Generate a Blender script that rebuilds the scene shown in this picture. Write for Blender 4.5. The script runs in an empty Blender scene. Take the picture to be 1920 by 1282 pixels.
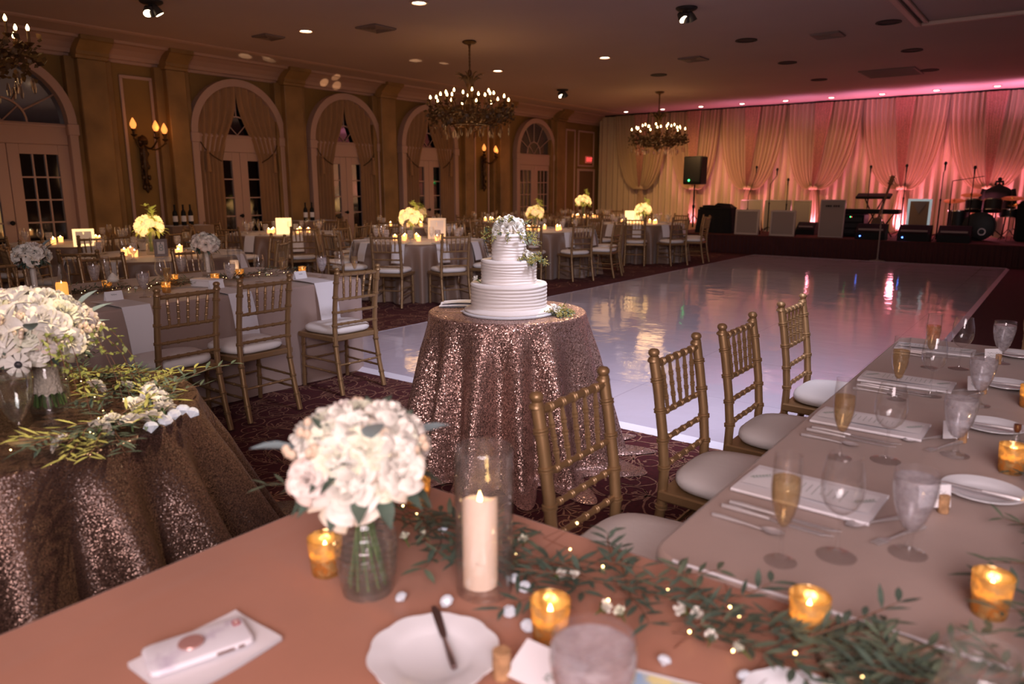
import bpy, math, random
from mathutils import Vector, Matrix
sin, cos, pi = math.sin, math.cos, math.pi
rnd = random.Random(7)
KIDS = {}
SC = bpy.context.scene
COL = SC.collection
D2R = pi / 180

# ------------------------------------------------------------------ mesh helpers
class MB:
    def __init__(self): self.v = []; self.f = []
    def add(self, vs, fs, M=None):
        b = len(self.v)
        if M is not None: vs = [tuple(M @ Vector(p)) for p in vs]
        self.v += [tuple(p) for p in vs]; self.f += [tuple(b + i for i in f) for f in fs]
        return self
    def box(self, x0, x1, y0, y1, z0, z1, M=None):
        return self.add([(x0,y0,z0),(x1,y0,z0),(x1,y1,z0),(x0,y1,z0),(x0,y0,z1),(x1,y0,z1),(x1,y1,z1),(x0,y1,z1)],
            [(0,3,2,1),(4,5,6,7),(0,1,5,4),(1,2,6,5),(2,3,7,6),(3,0,4,7)], M)
    def bbox(self, x0, x1, y0, y1, z0, z1, b=.004, M=None):
        """box with bevelled vertical and top/bottom edges"""
        vs = []; fs = []
        lay = [(z0, b), (z0+b, 0), (z1-b, 0), (z1, b)]
        for z, i in lay:
            X0, X1, Y0, Y1 = x0+i, x1-i, y0+i, y1-i; c = b
            vs += [(X0+c,Y0,z),(X1-c,Y0,z),(X1,Y0+c,z),(X1,Y1-c,z),(X1-c,Y1,z),(X0+c,Y1,z),(X0,Y1-c,z),(X0,Y0+c,z)]
        for k in range(3):
            for i in range(8):
                j = (i+1) % 8; fs.append((k*8+i, k*8+j, k*8+8+j, k*8+8+i))
        fs.append(tuple(range(7,-1,-1))); fs.append(tuple(range(24,32)))
        return self.add(vs, fs, M)
    def lathe(self, prof, n=24, c=(0,0,0), M=None, cap0=False, cap1=False, closed=False):
        vs = []; fs = []
        for r, z in prof:
            for i in range(n):
                a = 2*pi*i/n; vs.append((c[0]+r*cos(a), c[1]+r*sin(a), c[2]+z))
        m = len(prof)
        for k in range(m-1 + (1 if closed else 0)):
            k2 = (k+1) % m
            for i in range(n):
                j = (i+1) % n; fs.append((k*n+i, k*n+j, k2*n+j, k2*n+i))
        if cap0: fs.append(tuple(range(n-1,-1,-1)))
        if cap1: fs.append(tuple((m-1)*n+i for i in range(n)))
        return self.add(vs, fs, M)
    def tube(self, pts, rad, n=8, cap=True, M=None):
        P = [Vector(p) for p in pts]; m = len(P)
        if not isinstance(rad, (list, tuple)): rad = [rad]*m
        t0 = (P[1]-P[0]).normalized()
        ref = Vector((0,0,1)) if abs(t0.z) < .9 else Vector((1,0,0))
        nrm = t0.cross(ref).normalized(); vs = []; fs = []
        for k in range(m):
            t = (P[min(k+1,m-1)]-P[max(k-1,0)])
            t = t.normalized() if t.length > 1e-9 else t0
            nrm = nrm - t*nrm.dot(t)
            nrm = nrm.normalized() if nrm.length > 1e-6 else t.orthogonal().normalized()
            b = t.cross(nrm)
            for i in range(n):
                a = 2*pi*i/n; vs.append(tuple(P[k] + (nrm*cos(a)+b*sin(a))*rad[k]))
        for k in range(m-1):
            for i in range(n):
                j = (i+1) % n; fs.append((k*n+i, k*n+j, (k+1)*n+j, (k+1)*n+i))
        if cap:
            fs.append(tuple(range(n-1,-1,-1))); fs.append(tuple((m-1)*n+i for i in range(n)))
        return self.add(vs, fs, M)
    def grid(self, fn, nu, nv, cu=False, M=None):
        vs = [fn(i/(nu if cu else nu), j/nv) for j in range(nv+1) for i in range(nu if cu else nu+1)]
        w = nu if cu else nu+1; fs = []
        for j in range(nv):
            for i in range(nu):
                i2 = (i+1) % w if cu else i+1
                fs.append((j*w+i, j*w+i2, (j+1)*w+i2, (j+1)*w+i))
        return self.add(vs, fs, M)
    def ball(self, c, r, n=8, m=6, s=(1,1,1), M=None):
        vs = []; fs = []
        for k in range(m+1):
            t = pi*k/m
            for i in range(n):
                a = 2*pi*i/n
                vs.append((c[0]+r*s[0]*sin(t)*cos(a), c[1]+r*s[1]*sin(t)*sin(a), c[2]+r*s[2]*cos(t)))
        for k in range(m):
            for i in range(n):
                j = (i+1) % n; fs.append((k*n+i, (k+1)*n+i, (k+1)*n+j, k*n+j))
        return self.add(vs, fs, M)
    def mesh(self, name, smooth=True, sharp=.7):
        me = bpy.data.meshes.new(name); me.from_pydata(self.v, [], self.f)
        me.update()
        if smooth:
            me.polygons.foreach_set('use_smooth', [True]*len(me.polygons))
            try: me.set_sharp_from_angle(angle=sharp)
            except Exception: pass
        return me

def obj(name, me, mat=None, parent=None, loc=(0,0,0), rot=(0,0,0), scale=(1,1,1), smooth=True, sharp=.7):
    if isinstance(me, MB): me = me.mesh(name, smooth, sharp)
    if mat is not None and len(me.materials) == 0: me.materials.append(mat)
    o = bpy.data.objects.new(name, me); COL.objects.link(o)
    if mat is not None and me.materials[0] != mat: o.material_slots[0].link = 'OBJECT'; o.material_slots[0].material = mat
    o.location = loc; o.rotation_euler = rot; o.scale = scale
    if parent is not None: o.parent = parent; KIDS.setdefault(parent.name, []).append(o)
    return o
def tag(o, label, cat, group=None, kind=None):
    o['label'] = label; o['category'] = cat
    if group: o['group'] = group
    if kind: o['kind'] = kind
    return o
def thing(name, label, cat, loc=(0,0,0), rotz=0, group=None):
    o = bpy.data.objects.new(name, None); COL.objects.link(o)
    o.empty_display_size = .05; o.location = loc; o.rotation_euler = (0,0,rotz)
    return tag(o, label, cat, group)
def dup(src, loc, rotz=None, label=None, group=None, scale=None):
    def cp(o, parent):
        c = o.copy(); COL.objects.link(c)
        if parent is not None: c.parent = parent
        for ch in KIDS.get(o.name, ()): cp(ch, c)
        if parent is not None: KIDS.setdefault(parent.name, []).append(c)
        return c
    r = cp(src, None); r.parent = None; r.location = loc
    if rotz is not None: r.rotation_euler = (0,0,rotz)
    if label: r['label'] = label
    if group: r['group'] = group
    if scale: r.scale = scale
    return r
class Kit:
    """first place() moves the prototype itself, later ones copy it"""
    def __init__(self, root): self.root = root; self.used = False
    def place(self, loc, rotz=0, label=None, group=None, scale=None):
        if not self.used:
            self.used = True; r = self.root; r.location = loc; r.rotation_euler = (0,0,rotz)
            if label: r['label'] = label
            if group: r['group'] = group
            if scale: r.scale = scale
            return r
        return dup(self.root, loc, rotz, label, group, scale or (1,1,1))

# ------------------------------------------------------------------ materials
MATS = {}
def newmat(name):
    m = bpy.data.materials.new(name); m.use_nodes = True; nt = m.node_tree
    b = nt.nodes['Principled BSDF']; MATS[name] = m
    return m, nt, b
def N(nt, t, **k):
    n = nt.nodes.new(t)
    for a, v in k.items():
        if a.startswith('i_'):
            key = a[2:]; key = int(key) if key.isdigit() else key.replace('_',' ')
            n.inputs[key].default_value = v
        else: setattr(n, a, v)
    return n
def pmat(name, col, rough=.5, metal=0, var=0, vscale=8, bump=0, bscale=40, emis=None, estr=0, spec=None, sheen=0, coat=0, trans=0, ior=None, stretch=None):
    m, nt, b = newmat(name); L = nt.links.new
    b.inputs['Base Color'].default_value = (*col, 1); b.inputs['Roughness'].default_value = rough; b.inputs['Metallic'].default_value = metal
    if spec is not None: b.inputs['Specular IOR Level'].default_value = spec
    if sheen: b.inputs['Sheen Weight'].default_value = sheen
    if coat: b.inputs['Coat Weight'].default_value = coat; b.inputs['Coat Roughness'].default_value = .1
    if trans: b.inputs['Transmission Weight'].default_value = trans
    if ior: b.inputs['IOR'].default_value = ior
    if emis: b.inputs['Emission Color'].default_value = (*emis, 1); b.inputs['Emission Strength'].default_value = estr
    tc = N(nt, 'ShaderNodeTexCoord')
    vec = tc.outputs['Object']
    if stretch:
        mp = N(nt, 'ShaderNodeMapping'); mp.inputs['Scale'].default_value = stretch; L(vec, mp.inputs['Vector']); vec = mp.outputs['Vector']
    if var:
        n = N(nt, 'ShaderNodeTexNoise', i_Scale=vscale, i_Detail=4.0); L(vec, n.inputs['Vector'])
        r = N(nt, 'ShaderNodeMapRange'); r.inputs['From Min'].default_value = .3; r.inputs['From Max'].default_value = .7
        r.inputs['To Min'].default_value = 1-var; r.inputs['To Max'].default_value = 1+var*.6; L(n.outputs['Fac'], r.inputs['Value'])
        h = N(nt, 'ShaderNodeHueSaturation', i_Color=(*col, 1)); L(r.outputs[0], h.inputs['Value']); L(h.outputs[0], b.inputs['Base Color'])
    if bump:
        n = N(nt, 'ShaderNodeTexNoise', i_Scale=bscale, i_Detail=3.0); L(vec, n.inputs['Vector'])
        bp = N(nt, 'ShaderNodeBump', i_Strength=bump, i_Distance=.01); L(n.outputs['Fac'], bp.inputs['Height']); L(bp.outputs[0], b.inputs['Normal'])
    return m
def emat(name, col, s):
    m, nt, b = newmat(name)
    b.inputs['Base Color'].default_value = (*col, 1)
    b.inputs['Emission Color'].default_value = (*col, 1); b.inputs['Emission Strength'].default_value = s
    return m

def glass_thin(name, tint=(1,1,1), refl=1.0, milk=0, milkcol=(.8,.8,.82), base=.07, edge=.95, pw_=1.7):
    """thin glass wall: see-through, with reflections that grow towards the edge"""
    m, nt, b = newmat(name); L = nt.links.new
    out = nt.nodes['Material Output']; nt.nodes.remove(b)
    tr = N(nt, 'ShaderNodeBsdfTransparent', i_Color=(*tint, 1)); gl = N(nt, 'ShaderNodeBsdfGlossy', i_Roughness=.03)
    lw = N(nt, 'ShaderNodeLayerWeight', i_Blend=.35)
    mr = N(nt, 'ShaderNodeMapRange'); mr.inputs['To Min'].default_value = base*refl; mr.inputs['To Max'].default_value = edge*refl
    L(lw.outputs['Facing'], mr.inputs['Value'])
    # facing is 0 head-on and 1 at the edge
    pw = N(nt, 'ShaderNodeMath', operation='POWER'); pw.inputs[1].default_value = pw_; L(lw.outputs['Facing'], pw.inputs[0]); L(pw.outputs[0], mr.inputs['Value'])
    mx = N(nt, 'ShaderNodeMixShader'); L(mr.outputs[0], mx.inputs[0]); L(tr.outputs[0], mx.inputs[1]); L(gl.outputs[0], mx.inputs[2])
    last = mx
    if milk:
        df = N(nt, 'ShaderNodeBsdfDiffuse', i_Color=(*milkcol, 1)); tl = N(nt, 'ShaderNodeBsdfTranslucent', i_Color=(*milkcol, 1))
        m1 = N(nt, 'ShaderNodeMixShader', i_0=.5); L(df.outputs[0], m1.inputs[1]); L(tl.outputs[0], m1.inputs[2])
        n = N(nt, 'ShaderNodeTexNoise', i_Scale=70.0, i_Detail=5.0); tc = N(nt, 'ShaderNodeTexCoord'); L(tc.outputs['Object'], n.inputs['Vector'])
        r = N(nt, 'ShaderNodeMapRange'); r.inputs['From Min'].default_value = .3; r.inputs['From Max'].default_value = .7
        r.inputs['To Min'].default_value = milk*.5; r.inputs['To Max'].default_value = milk*1.4; L(n.outputs['Fac'], r.inputs['Value'])
        m2 = N(nt, 'ShaderNodeMixShader'); L(r.outputs[0], m2.inputs[0]); L(mx.outputs[0], m2.inputs[1]); L(m1.outputs[0], m2.inputs[2]); last = m2
    L(last.outputs[0], out.inputs['Surface'])
    return m

def sequin(name, col, dark, scale=230, sp=.55, metal=.68):
    m, nt, b = newmat(name); L = nt.links.new
    tc = N(nt, 'ShaderNodeTexCoord')
    v = N(nt, 'ShaderNodeTexVoronoi', i_Scale=scale); L(tc.outputs['Object'], v.inputs['Vector'])
    sub = N(nt, 'ShaderNodeVectorMath', operation='SUBTRACT'); sub.inputs[1].default_value = (.5,.5,.5); L(v.outputs['Color'], sub.inputs[0])
    sc = N(nt, 'ShaderNodeVectorMath', operation='SCALE'); sc.inputs['Scale'].default_value = sp; L(sub.outputs[0], sc.inputs[0])
    g = N(nt, 'ShaderNodeNewGeometry'); ad = N(nt, 'ShaderNodeVectorMath', operation='ADD'); L(g.outputs['Normal'], ad.inputs[0]); L(sc.outputs[0], ad.inputs[1])
    nm = N(nt, 'ShaderNodeVectorMath', operation='NORMALIZE'); L(ad.outputs[0], nm.inputs[0]); L(nm.outputs[0], b.inputs['Normal'])
    sep = N(nt, 'ShaderNodeSeparateColor'); L(v.outputs['Color'], sep.inputs[0])
    mx = N(nt, 'ShaderNodeMix', data_type='RGBA'); mx.inputs[6].default_value = (*dark,1); mx.inputs[7].default_value = (*col,1); L(sep.outputs[1], mx.inputs[0])
    L(mx.outputs[2], b.inputs['Base Color'])
    b.inputs['Metallic'].default_value = metal; b.inputs['Roughness'].default_value = .3
    return m

M_wall = pmat('wall_paint', (.26,.145,.038), .75, var=.18, vscale=1.2)
M_pil = pmat('pilaster_marbled', (.30,.165,.055), .55, var=.3, vscale=2.5)
M_trim = pmat('trim_white', (.52,.33,.26), .5)
M_corn = pmat('cornice_white', (.46,.28,.21), .6)
M_ceil = pmat('ceiling_paint', (.47,.33,.29), .8, var=.05, vscale=.6)
M_nat = pmat('far_wall_paint', (.22,.14,.07), .8)
M_carpet = pmat('carpet_red', (.078,.006,.009), .95, var=.35, vscale=40, bump=.4, bscale=300)
M_scroll = pmat('carpet_scroll', (.33,.155,.10), .95, var=.4, vscale=60)
M_curt = pmat('curtain_gold', (.36,.19,.085), .8, var=.12, vscale=3, sheen=.2)
M_pane = pmat('night_glass', (.004,.004,.006), .06, spec=1.0, ior=1.9)
M_fanpane = pmat('fanlight_glass', (.05,.05,.065), .08, spec=1.0, ior=1.9)
M_gold = pmat('chair_gold', (.34,.205,.095), .42, metal=.5, var=.08, vscale=15, coat=.2)
M_cush = pmat('cushion_ivory', (.86,.80,.77), .6, bump=.15, bscale=25)
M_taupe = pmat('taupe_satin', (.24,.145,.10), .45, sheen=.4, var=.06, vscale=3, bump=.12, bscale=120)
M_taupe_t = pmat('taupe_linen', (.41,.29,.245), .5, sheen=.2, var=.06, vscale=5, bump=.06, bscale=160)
M_rose = pmat('rose_copper_satin', (.44,.185,.11), .5, sheen=.25, var=.08, vscale=4, bump=.12, bscale=9, stretch=(1,1,1))
M_seq = sequin('sequin_rose_gold', (.84,.54,.45), (.17,.085,.07), 210, .80)
M_seq2 = sequin('sequin_bronze', (.16,.088,.062), (.045,.025,.019), 280, .5, .5)
M_nap = pmat('napkin_white', (.78,.74,.76), .7, bump=.05, bscale=80)
M_paper = pmat('paper_white', (.86,.84,.86), .7)
M_ink = pmat('ink_grey_green', (.40,.44,.41), .8)
M_ink2 = pmat('ink_dark', (.05,.05,.05), .8)
M_china = pmat('porcelain', (.80,.80,.83), .18, coat=.3)
M_silver = pmat('cutlery_silver', (.90,.86,.86), .38, metal=.75)
M_knife = pmat('butter_knife_steel', (.30,.2,.19), .3, metal=.9)
M_glass = glass_thin('clear_glass', milk=.022, milkcol=(1,.97,1))
M_glassR = glass_thin('ribbed_vase_glass', tint=(.95,.96,.95), base=.07, edge=.8, milk=.10, milkcol=(.75,.72,.68))
M_solid = glass_thin('stem_glass', tint=(.985,.985,.985), base=.07, edge=.85, pw_=3)
M_ice = glass_thin('ice_water', tint=(.92,.92,.95), milk=.40, milkcol=(.88,.84,.88), base=.05, edge=.4)
M_water = glass_thin('still_water', tint=(.9,.93,.92), base=.06, edge=.35)
M_champ = glass_thin('champagne', tint=(.90,.76,.52), milk=.16, milkcol=(.80,.62,.36), base=.08, edge=.4)
M_wax = pmat('candle_wax', (.88,.72,.60), .5, emis=(1,.5,.22), estr=.22)
M_flame = emat('candle_flame', (1,.62,.22), 22)
M_wick = pmat('wick', (.02,.015,.01), .9)
M_vglow = emat('votive_far_glow', (1,.42,.12), 2.2)
M_vhot = emat('votive_far_flame', (1,.72,.36), 16)
M_bulb = emat('fairy_bulb', (1,.68,.28), 12)
M_wire = pmat('copper_wire', (.5,.2,.09), .3, metal=1)
M_gem = pmat('crystal_gem', (.9,.9,.95), .03, trans=.55, ior=1.9, spec=1, emis=(.95,.9,1), estr=.16, metal=.0)  # faint emission stands in for sparkle on the facets
M_leaf = pmat('olive_leaf', (.13,.165,.105), .55, var=.5, vscale=14)
M_leafd = pmat('eucalyptus_leaf', (.085,.125,.092), .5, var=.5, vscale=20)
M_leafl = pmat('lime_leaf', (.26,.30,.07), .55, var=.4, vscale=20)
M_lamb = pmat('silver_leaf', (.27,.36,.38), .8)
M_stem = pmat('green_stem', (.10,.18,.04), .5, var=.4, vscale=30)
M_twig = pmat('brown_twig', (.14,.06,.03), .7)
M_petal = pmat('rose_petal_white', (.86,.80,.70), .55, sheen=.2, var=.06, vscale=30)
def petal(name, outer, heart_shade, r0=.25, r1=.85):  # warm hearts, darkened so shade between petals is in the colour
    m, nt, b = newmat(name); L = nt.links.new
    tc = N(nt,'ShaderNodeTexCoord'); sp_ = N(nt,'ShaderNodeSeparateXYZ'); L(tc.outputs['Object'], sp_.inputs[0])
    cx_ = N(nt,'ShaderNodeCombineXYZ'); L(sp_.outputs[0], cx_.inputs[0]); L(sp_.outputs[1], cx_.inputs[1])
    ln_ = N(nt,'ShaderNodeVectorMath', operation='LENGTH'); L(cx_.outputs[0], ln_.inputs[0])
    mr = N(nt,'ShaderNodeMapRange'); mr.inputs['From Min'].default_value=r0; mr.inputs['From Max'].default_value=r1; L(ln_.outputs['Value'], mr.inputs['Value'])
    mz = N(nt,'ShaderNodeMapRange'); mz.inputs['From Min'].default_value=-.5; mz.inputs['From Max'].default_value=-.12; L(sp_.outputs[2], mz.inputs['Value'])
    mu = N(nt,'ShaderNodeMath', operation='MULTIPLY'); L(mr.outputs[0], mu.inputs[0]); L(mz.outputs[0], mu.inputs[1]); mu.operation='MAXIMUM'; mr.inputs['To Max'].default_value=.35
    mx = N(nt,'ShaderNodeMix', data_type='RGBA'); mx.inputs[6].default_value=(*heart_shade,1); mx.inputs[7].default_value=(*outer,1); L(mu.outputs[0], mx.inputs[0])
    L(mx.outputs[2], b.inputs['Base Color']); b.inputs['Roughness'].default_value=.55; b.inputs['Sheen Weight'].default_value=.15
    return m
M_petal = petal('rose_petal_cream', (.83,.79,.70), (.62,.44,.25))
M_petaly = petal('ranunculus_cream', (.82,.81,.64), (.58,.56,.24))
M_petalp = petal('rose_petal_blush', (.82,.72,.65), (.62,.40,.30))
if 0: M_petalp = pmat('rose_petal_blush', (.82,.66,.58), .55, sheen=.2)
M_berry = pmat('hypericum_berry', (.75,.58,.42), .35)
M_anem = pmat('anemone_centre', (.006,.006,.015), .5)
M_ice_cake = pmat('buttercream', (.88,.80,.75), .45, bump=.12, bscale=30)
M_lace = pmat('lace_wrap', (.80,.68,.55), .8, bump=.8, bscale=120, var=.25, vscale=90)
M_black = pmat('black_plastic', (.006,.006,.007), .6, spec=.25)
M_blackc = pmat('black_cloth', (.004,.004,.005), .9, var=.3, vscale=5)
M_grey = pmat('grey_panel', (.30,.24,.22), .6)
M_panelf = pmat('panel_frame_silver', (.50,.44,.44), .35, metal=.3)
M_chrome = pmat('chrome', (.7,.65,.6), .15, metal=1)
M_brass = pmat('brass_cymbal', (.8,.5,.15), .22, metal=1)
M_bronze = pmat('chandelier_bronze', (.10,.045,.015), .4, metal=.7)
M_bronzel = pmat('chandelier_leaf_bronze', (.085,.04,.012), .5, metal=.5, var=.5, vscale=20)
M_crys = glass_thin('chandelier_crystal', tint=(.8,.72,.65), base=.06, edge=.5)
M_cbulb = emat('chandelier_bulb', (1,.60,.22), 26)
M_sbulb = emat('sconce_bulb', (1,.34,.07), 1.3)
M_can = emat('downlight_lit', (1,.75,.48), 14)
M_canp = emat('downlight_lit_pink', (1,.72,.6), 10)
M_dark = pmat('downlight_dark', (.02,.012,.01), .7)
M_vent = pmat('vent_grey', (.20,.13,.11), .6)
M_sheer = pmat('sheer_backdrop', (.50,.37,.25), .8, sheen=.2)
M_dframe = pmat('dance_floor_edge', (.80,.76,.84), .35)
M_stage = pmat('stage_carpet', (.10,.018,.012), .9, var=.4, vscale=15)
M_skirt = pmat('stage_skirt_maroon', (.055,.010,.012), .8, var=.2, vscale=4)
M_cork = pmat('cork', (.48,.27,.13), .85, var=.4, vscale=70, bump=.4, bscale=120)
M_wood = pmat('wood_slice', (.60,.48,.36), .7, var=.15, vscale=12)
M_bark = pmat('bark', (.12,.07,.045), .9, bump=.8, bscale=60)
M_rg = pmat('rose_gold_gloss', (.62,.33,.29), .25, metal=.35, coat=.5)
M_door = pmat('side_door_brown', (.16,.085,.035), .6)
M_exit = emat('exit_red', (1,.06,.06), 2.2)
M_exitb = pmat('exit_box', (.5,.3,.25), .5, emis=(1,.1,.08), estr=.25)
M_blue = emat('led_blue', (.08,.2,1), 12)
M_green = emat('led_green', (.05,1,.2), 8)
M_guitar = pmat('guitar_sunburst', (.12,.04,.015), .25, coat=.5)
M_drum = pmat('drum_shell_black', (.012,.010,.011), .5)

def two_tone(name, a, b_, scale, thr=.5, **k):
    m = pmat(name, a, **k); nt = m.node_tree; L = nt.links.new; b = nt.nodes['Principled BSDF']
    tc = N(nt,'ShaderNodeTexCoord'); n = N(nt,'ShaderNodeTexNoise', i_Scale=scale, i_Detail=6.0, i_Roughness=.65); L(tc.outputs['Object'], n.inputs['Vector'])
    r = N(nt,'ShaderNodeValToRGB'); r.color_ramp.elements[0].position = thr-.06; r.color_ramp.elements[0].color = (*a,1)
    r.color_ramp.elements[1].position = thr+.06; r.color_ramp.elements[1].color = (*b_,1)
    L(n.outputs['Fac'], r.inputs[0]); L(r.outputs[0], b.inputs['Base Color'])
    return m
M_marble = two_tone('phone_marble', (.62,.56,.66), (.82,.80,.85), 14, .42, rough=.25, coat=.4)

# mercury glass votive: mottled gold that lets the candle shine through
def mercury():
    m, nt, b = newmat('mercury_gold_glass'); L = nt.links.new; out = nt.nodes['Material Output']; nt.nodes.remove(b)
    tc = N(nt,'ShaderNodeTexCoord'); n = N(nt,'ShaderNodeTexNoise', i_Scale=85.0, i_Detail=5.0, i_Roughness=.7); L(tc.outputs['Object'], n.inputs['Vector'])
    gl = N(nt,'ShaderNodeBsdfGlossy', i_Color=(1,.72,.34,1), i_Roughness=.2)
    df = N(nt,'ShaderNodeBsdfDiffuse', i_Color=(.60,.40,.16,1))
    tl = N(nt,'ShaderNodeBsdfTranslucent', i_Color=(.92,.66,.34,1)); tp = N(nt,'ShaderNodeBsdfTransparent', i_Color=(.72,.52,.28,1))
    a = N(nt,'ShaderNodeMixShader', i_0=.45); L(df.outputs[0], a.inputs[1]); L(gl.outputs[0], a.inputs[2])
    c = N(nt,'ShaderNodeMixShader', i_0=.35); L(tl.outputs[0], c.inputs[1]); L(tp.outputs[0], c.inputs[2])
    r = N(nt,'ShaderNodeMapRange'); r.inputs['From Min'].default_value = .42; r.inputs['From Max'].default_value = .58; r.inputs['To Min'].default_value=.3; r.inputs['To Max'].default_value=.85
    L(n.outputs['Fac'], r.inputs['Value'])
    x = N(nt,'ShaderNodeMixShader'); L(r.outputs[0], x.inputs[0]); L(a.outputs[0], x.inputs[1]); L(c.outputs[0], x.inputs[2]); L(x.outputs[0], out.inputs['Surface'])
    return m
M_merc = mercury()

def drape_mat(name, col):
    m, nt, b = newmat(name); L = nt.links.new; out = nt.nodes['Material Output']
    b.inputs['Base Color'].default_value = (*col,1); b.inputs['Roughness'].default_value = .6; b.inputs['Sheen Weight'].default_value = .3
    tl = N(nt,'ShaderNodeBsdfTranslucent', i_Color=(*col,1)); mx = N(nt,'ShaderNodeMixShader', i_0=.35)
    L(b.outputs[0], mx.inputs[1]); L(tl.outputs[0], mx.inputs[2]); L(mx.outputs[0], out.inputs['Surface'])
    return m
M_swag = drape_mat('swag_satin', (.60,.43,.27))
M_seqp = pmat('sequin_curtain_rose', (.50,.25,.18), .5, metal=.3, var=.5, vscale=60)

def dance_mat():
    m, nt, b = newmat('dance_floor_white_gloss'); L = nt.links.new
    b.inputs['Base Color'].default_value = (.64,.58,.69,1); b.inputs['Roughness'].default_value = .07; b.inputs['IOR'].default_value = 1.9
    tc = N(nt,'ShaderNodeTexCoord'); mp = N(nt,'ShaderNodeMapping'); mp.inputs['Scale'].default_value = (1,1,1); L(tc.outputs['Object'], mp.inputs[0])
    n = N(nt,'ShaderNodeTexNoise', i_Scale=2.6, i_Detail=4.0, i_Roughness=.55); L(mp.outputs[0], n.inputs['Vector'])
    bp = N(nt,'ShaderNodeBump', i_Strength=.30, i_Distance=.02); L(n.outputs['Fac'], bp.inputs['Height'])
    # seams of the laid panels
    br = N(nt,'ShaderNodeTexBrick', i_Scale=1.0); br.inputs['Mortar Size'].default_value = .004; br.inputs['Brick Width'].default_value = 1.22; br.inputs['Row Height'].default_value = 1.22; br.offset = 0
    br.inputs['Color1'].default_value=(.64,.58,.69,1); br.inputs['Color2'].default_value=(.625,.565,.675,1); br.inputs['Mortar'].default_value=(.48,.43,.53,1)
    L(tc.outputs['Object'], br.inputs['Vector']); L(br.outputs['Color'], b.inputs['Base Color'])
    L(bp.outputs[0], b.inputs['Normal'])
    return m
M_dance = dance_mat()

# ------------------------------------------------------------------ the room shell
def struct(name, mb, mat, parent=None, smooth=False, **k):
    o = obj(name, mb, mat, parent, smooth=smooth, **k)
    o['kind'] = 'structure'
    return o
WX, CZ, BY = -12.0, 3.62, 20.8
NX, NY = 6.5, -5.0
floor = struct('floor', MB().box(WX-.1, NX+.1, NY-.1, BY+.1, -.1, 0), M_carpet)
struct('ceiling', MB().box(WX-.1, NX+.1, NY-.1, BY+.1, CZ, CZ+.1), M_ceil)
struct('wall_left', MB().box(WX-.12, WX, NY-.1, BY+.1, 0, CZ), M_wall)
struct('wall_back', MB().box(WX, NX, BY, BY+.12, 0, CZ), M_nat)
struct('wall_right', MB().box(NX, NX+.12, NY-.1, BY+.1, 0, CZ), M_nat)
struct('wall_front', MB().box(WX, NX, NY-.12, NY, 0, CZ), M_nat)

# woven scroll pattern of the carpet, lying flat on it
def ribbon(mb, pts, w0, w1, z=.002):
    vs = []; m = len(pts)
    for k, p in enumerate(pts):
        a = pts[max(k-1,0)]; b = pts[min(k+1,m-1)]; dx, dy = b[0]-a[0], b[1]-a[1]; l = math.hypot(dx,dy) or 1
        t = k/(m-1); w = (w0+(w1-w0)*t)/2
        vs += [(p[0]-dy/l*w, p[1]+dx/l*w, z), (p[0]+dy/l*w, p[1]-dx/l*w, z)]
    mb.add(vs, [(2*k, 2*k+1, 2*k+3, 2*k+2) for k in range(m-1)])
def motif(mb, cx, cy, rot, s, r, fine=True):
    def T(p): return (cx+s*(p[0]*cos(rot)-p[1]*sin(rot)), cy+s*(p[0]*sin(rot)+p[1]*cos(rot)))
    n = 18 if fine else 9
    flip = r.choice((-1, 1))
    # S shaped stem ending in a volute at both ends
    for sg in (1, -1):
        pts = []
        for i in range(n):
            t = i/(n-1); a = t*2*pi*1.35; rr = .115*math.exp(-1.55*t)
            pts.append(T((sg*(.12 + rr*sin(a)*1.0), sg*flip*(.115 - rr*cos(a)))))
        ribbon(mb, [T((0,0)), T((sg*.06, -sg*flip*.008))]+pts, .0085*s, .0045*s)
        e = pts[-1]
        if fine:
            m = 6; vs = [(e[0]+.011*s*cos(2*pi*k/m), e[1]+.011*s*sin(2*pi*k/m), .0022) for k in range(m)]; mb.add(vs, [tuple(range(m))])
    # leaf spray
    for k in range(7 if fine else 4):
        a = (-1.0+2.0*k/6) + pi/2*flip; l = .085*(1-.25*abs(k-3)/3); c = .35*(k-3)/3
        pts = [T((.02*cos(pi/2*flip)+l*t*cos(a+c*t), l*t*sin(a+c*t))) for t in (0,.3,.6,.85,1)]
        ribbon(mb, pts, .004*s, .011*s if k%2 else .008*s)
    # long stem with side barbs
    pts = [T((.0+.26*t, flip*(-.02-.16*t+.13*t*t))) for t in (0,.2,.4,.6,.8,1)]
    ribbon(mb, pts, .009*s, .005*s)
    if fine:
        for k in range(1,6):
            p = (.26*k/6, flip*(-.02-.16*k/6+.13*(k/6)**2))
            for sd in (-1,1):
                q = (p[0]+.035, p[1]+sd*.022); ribbon(mb, [T(p), T(((p[0]+q[0])/2-.004,(p[1]+q[1])/2+sd*.006)), T(q)], .006*s, .003*s)
sm = MB(); r = random.Random(3)
for ix in range(22):
    for iy in range(26):
        x = -6.3+ix*.30+r.uniform(-.05,.05); y = -.6+iy*.265+r.uniform(-.05,.05)+(ix%2)*.13
        if y > 3.95 and x > -5.6: continue
        motif(sm, x, y, r.choice((0,1,2,3))*pi/2+r.uniform(-.4,.4), 1.15, r)
for ix in range(13):
    for iy in range(36):
        x = -12+ix*.48+r.uniform(-.08,.08); y = 3.5+iy*.42+r.uniform(-.08,.08)
        if x > -5.85 or y > 16.4 or (x > -6.4 and y < 6.1): continue
        motif(sm, x, y, r.uniform(0,6.28), 1.6, r, False)
struct('floor_scroll_pattern', sm, M_scroll, floor)

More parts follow.
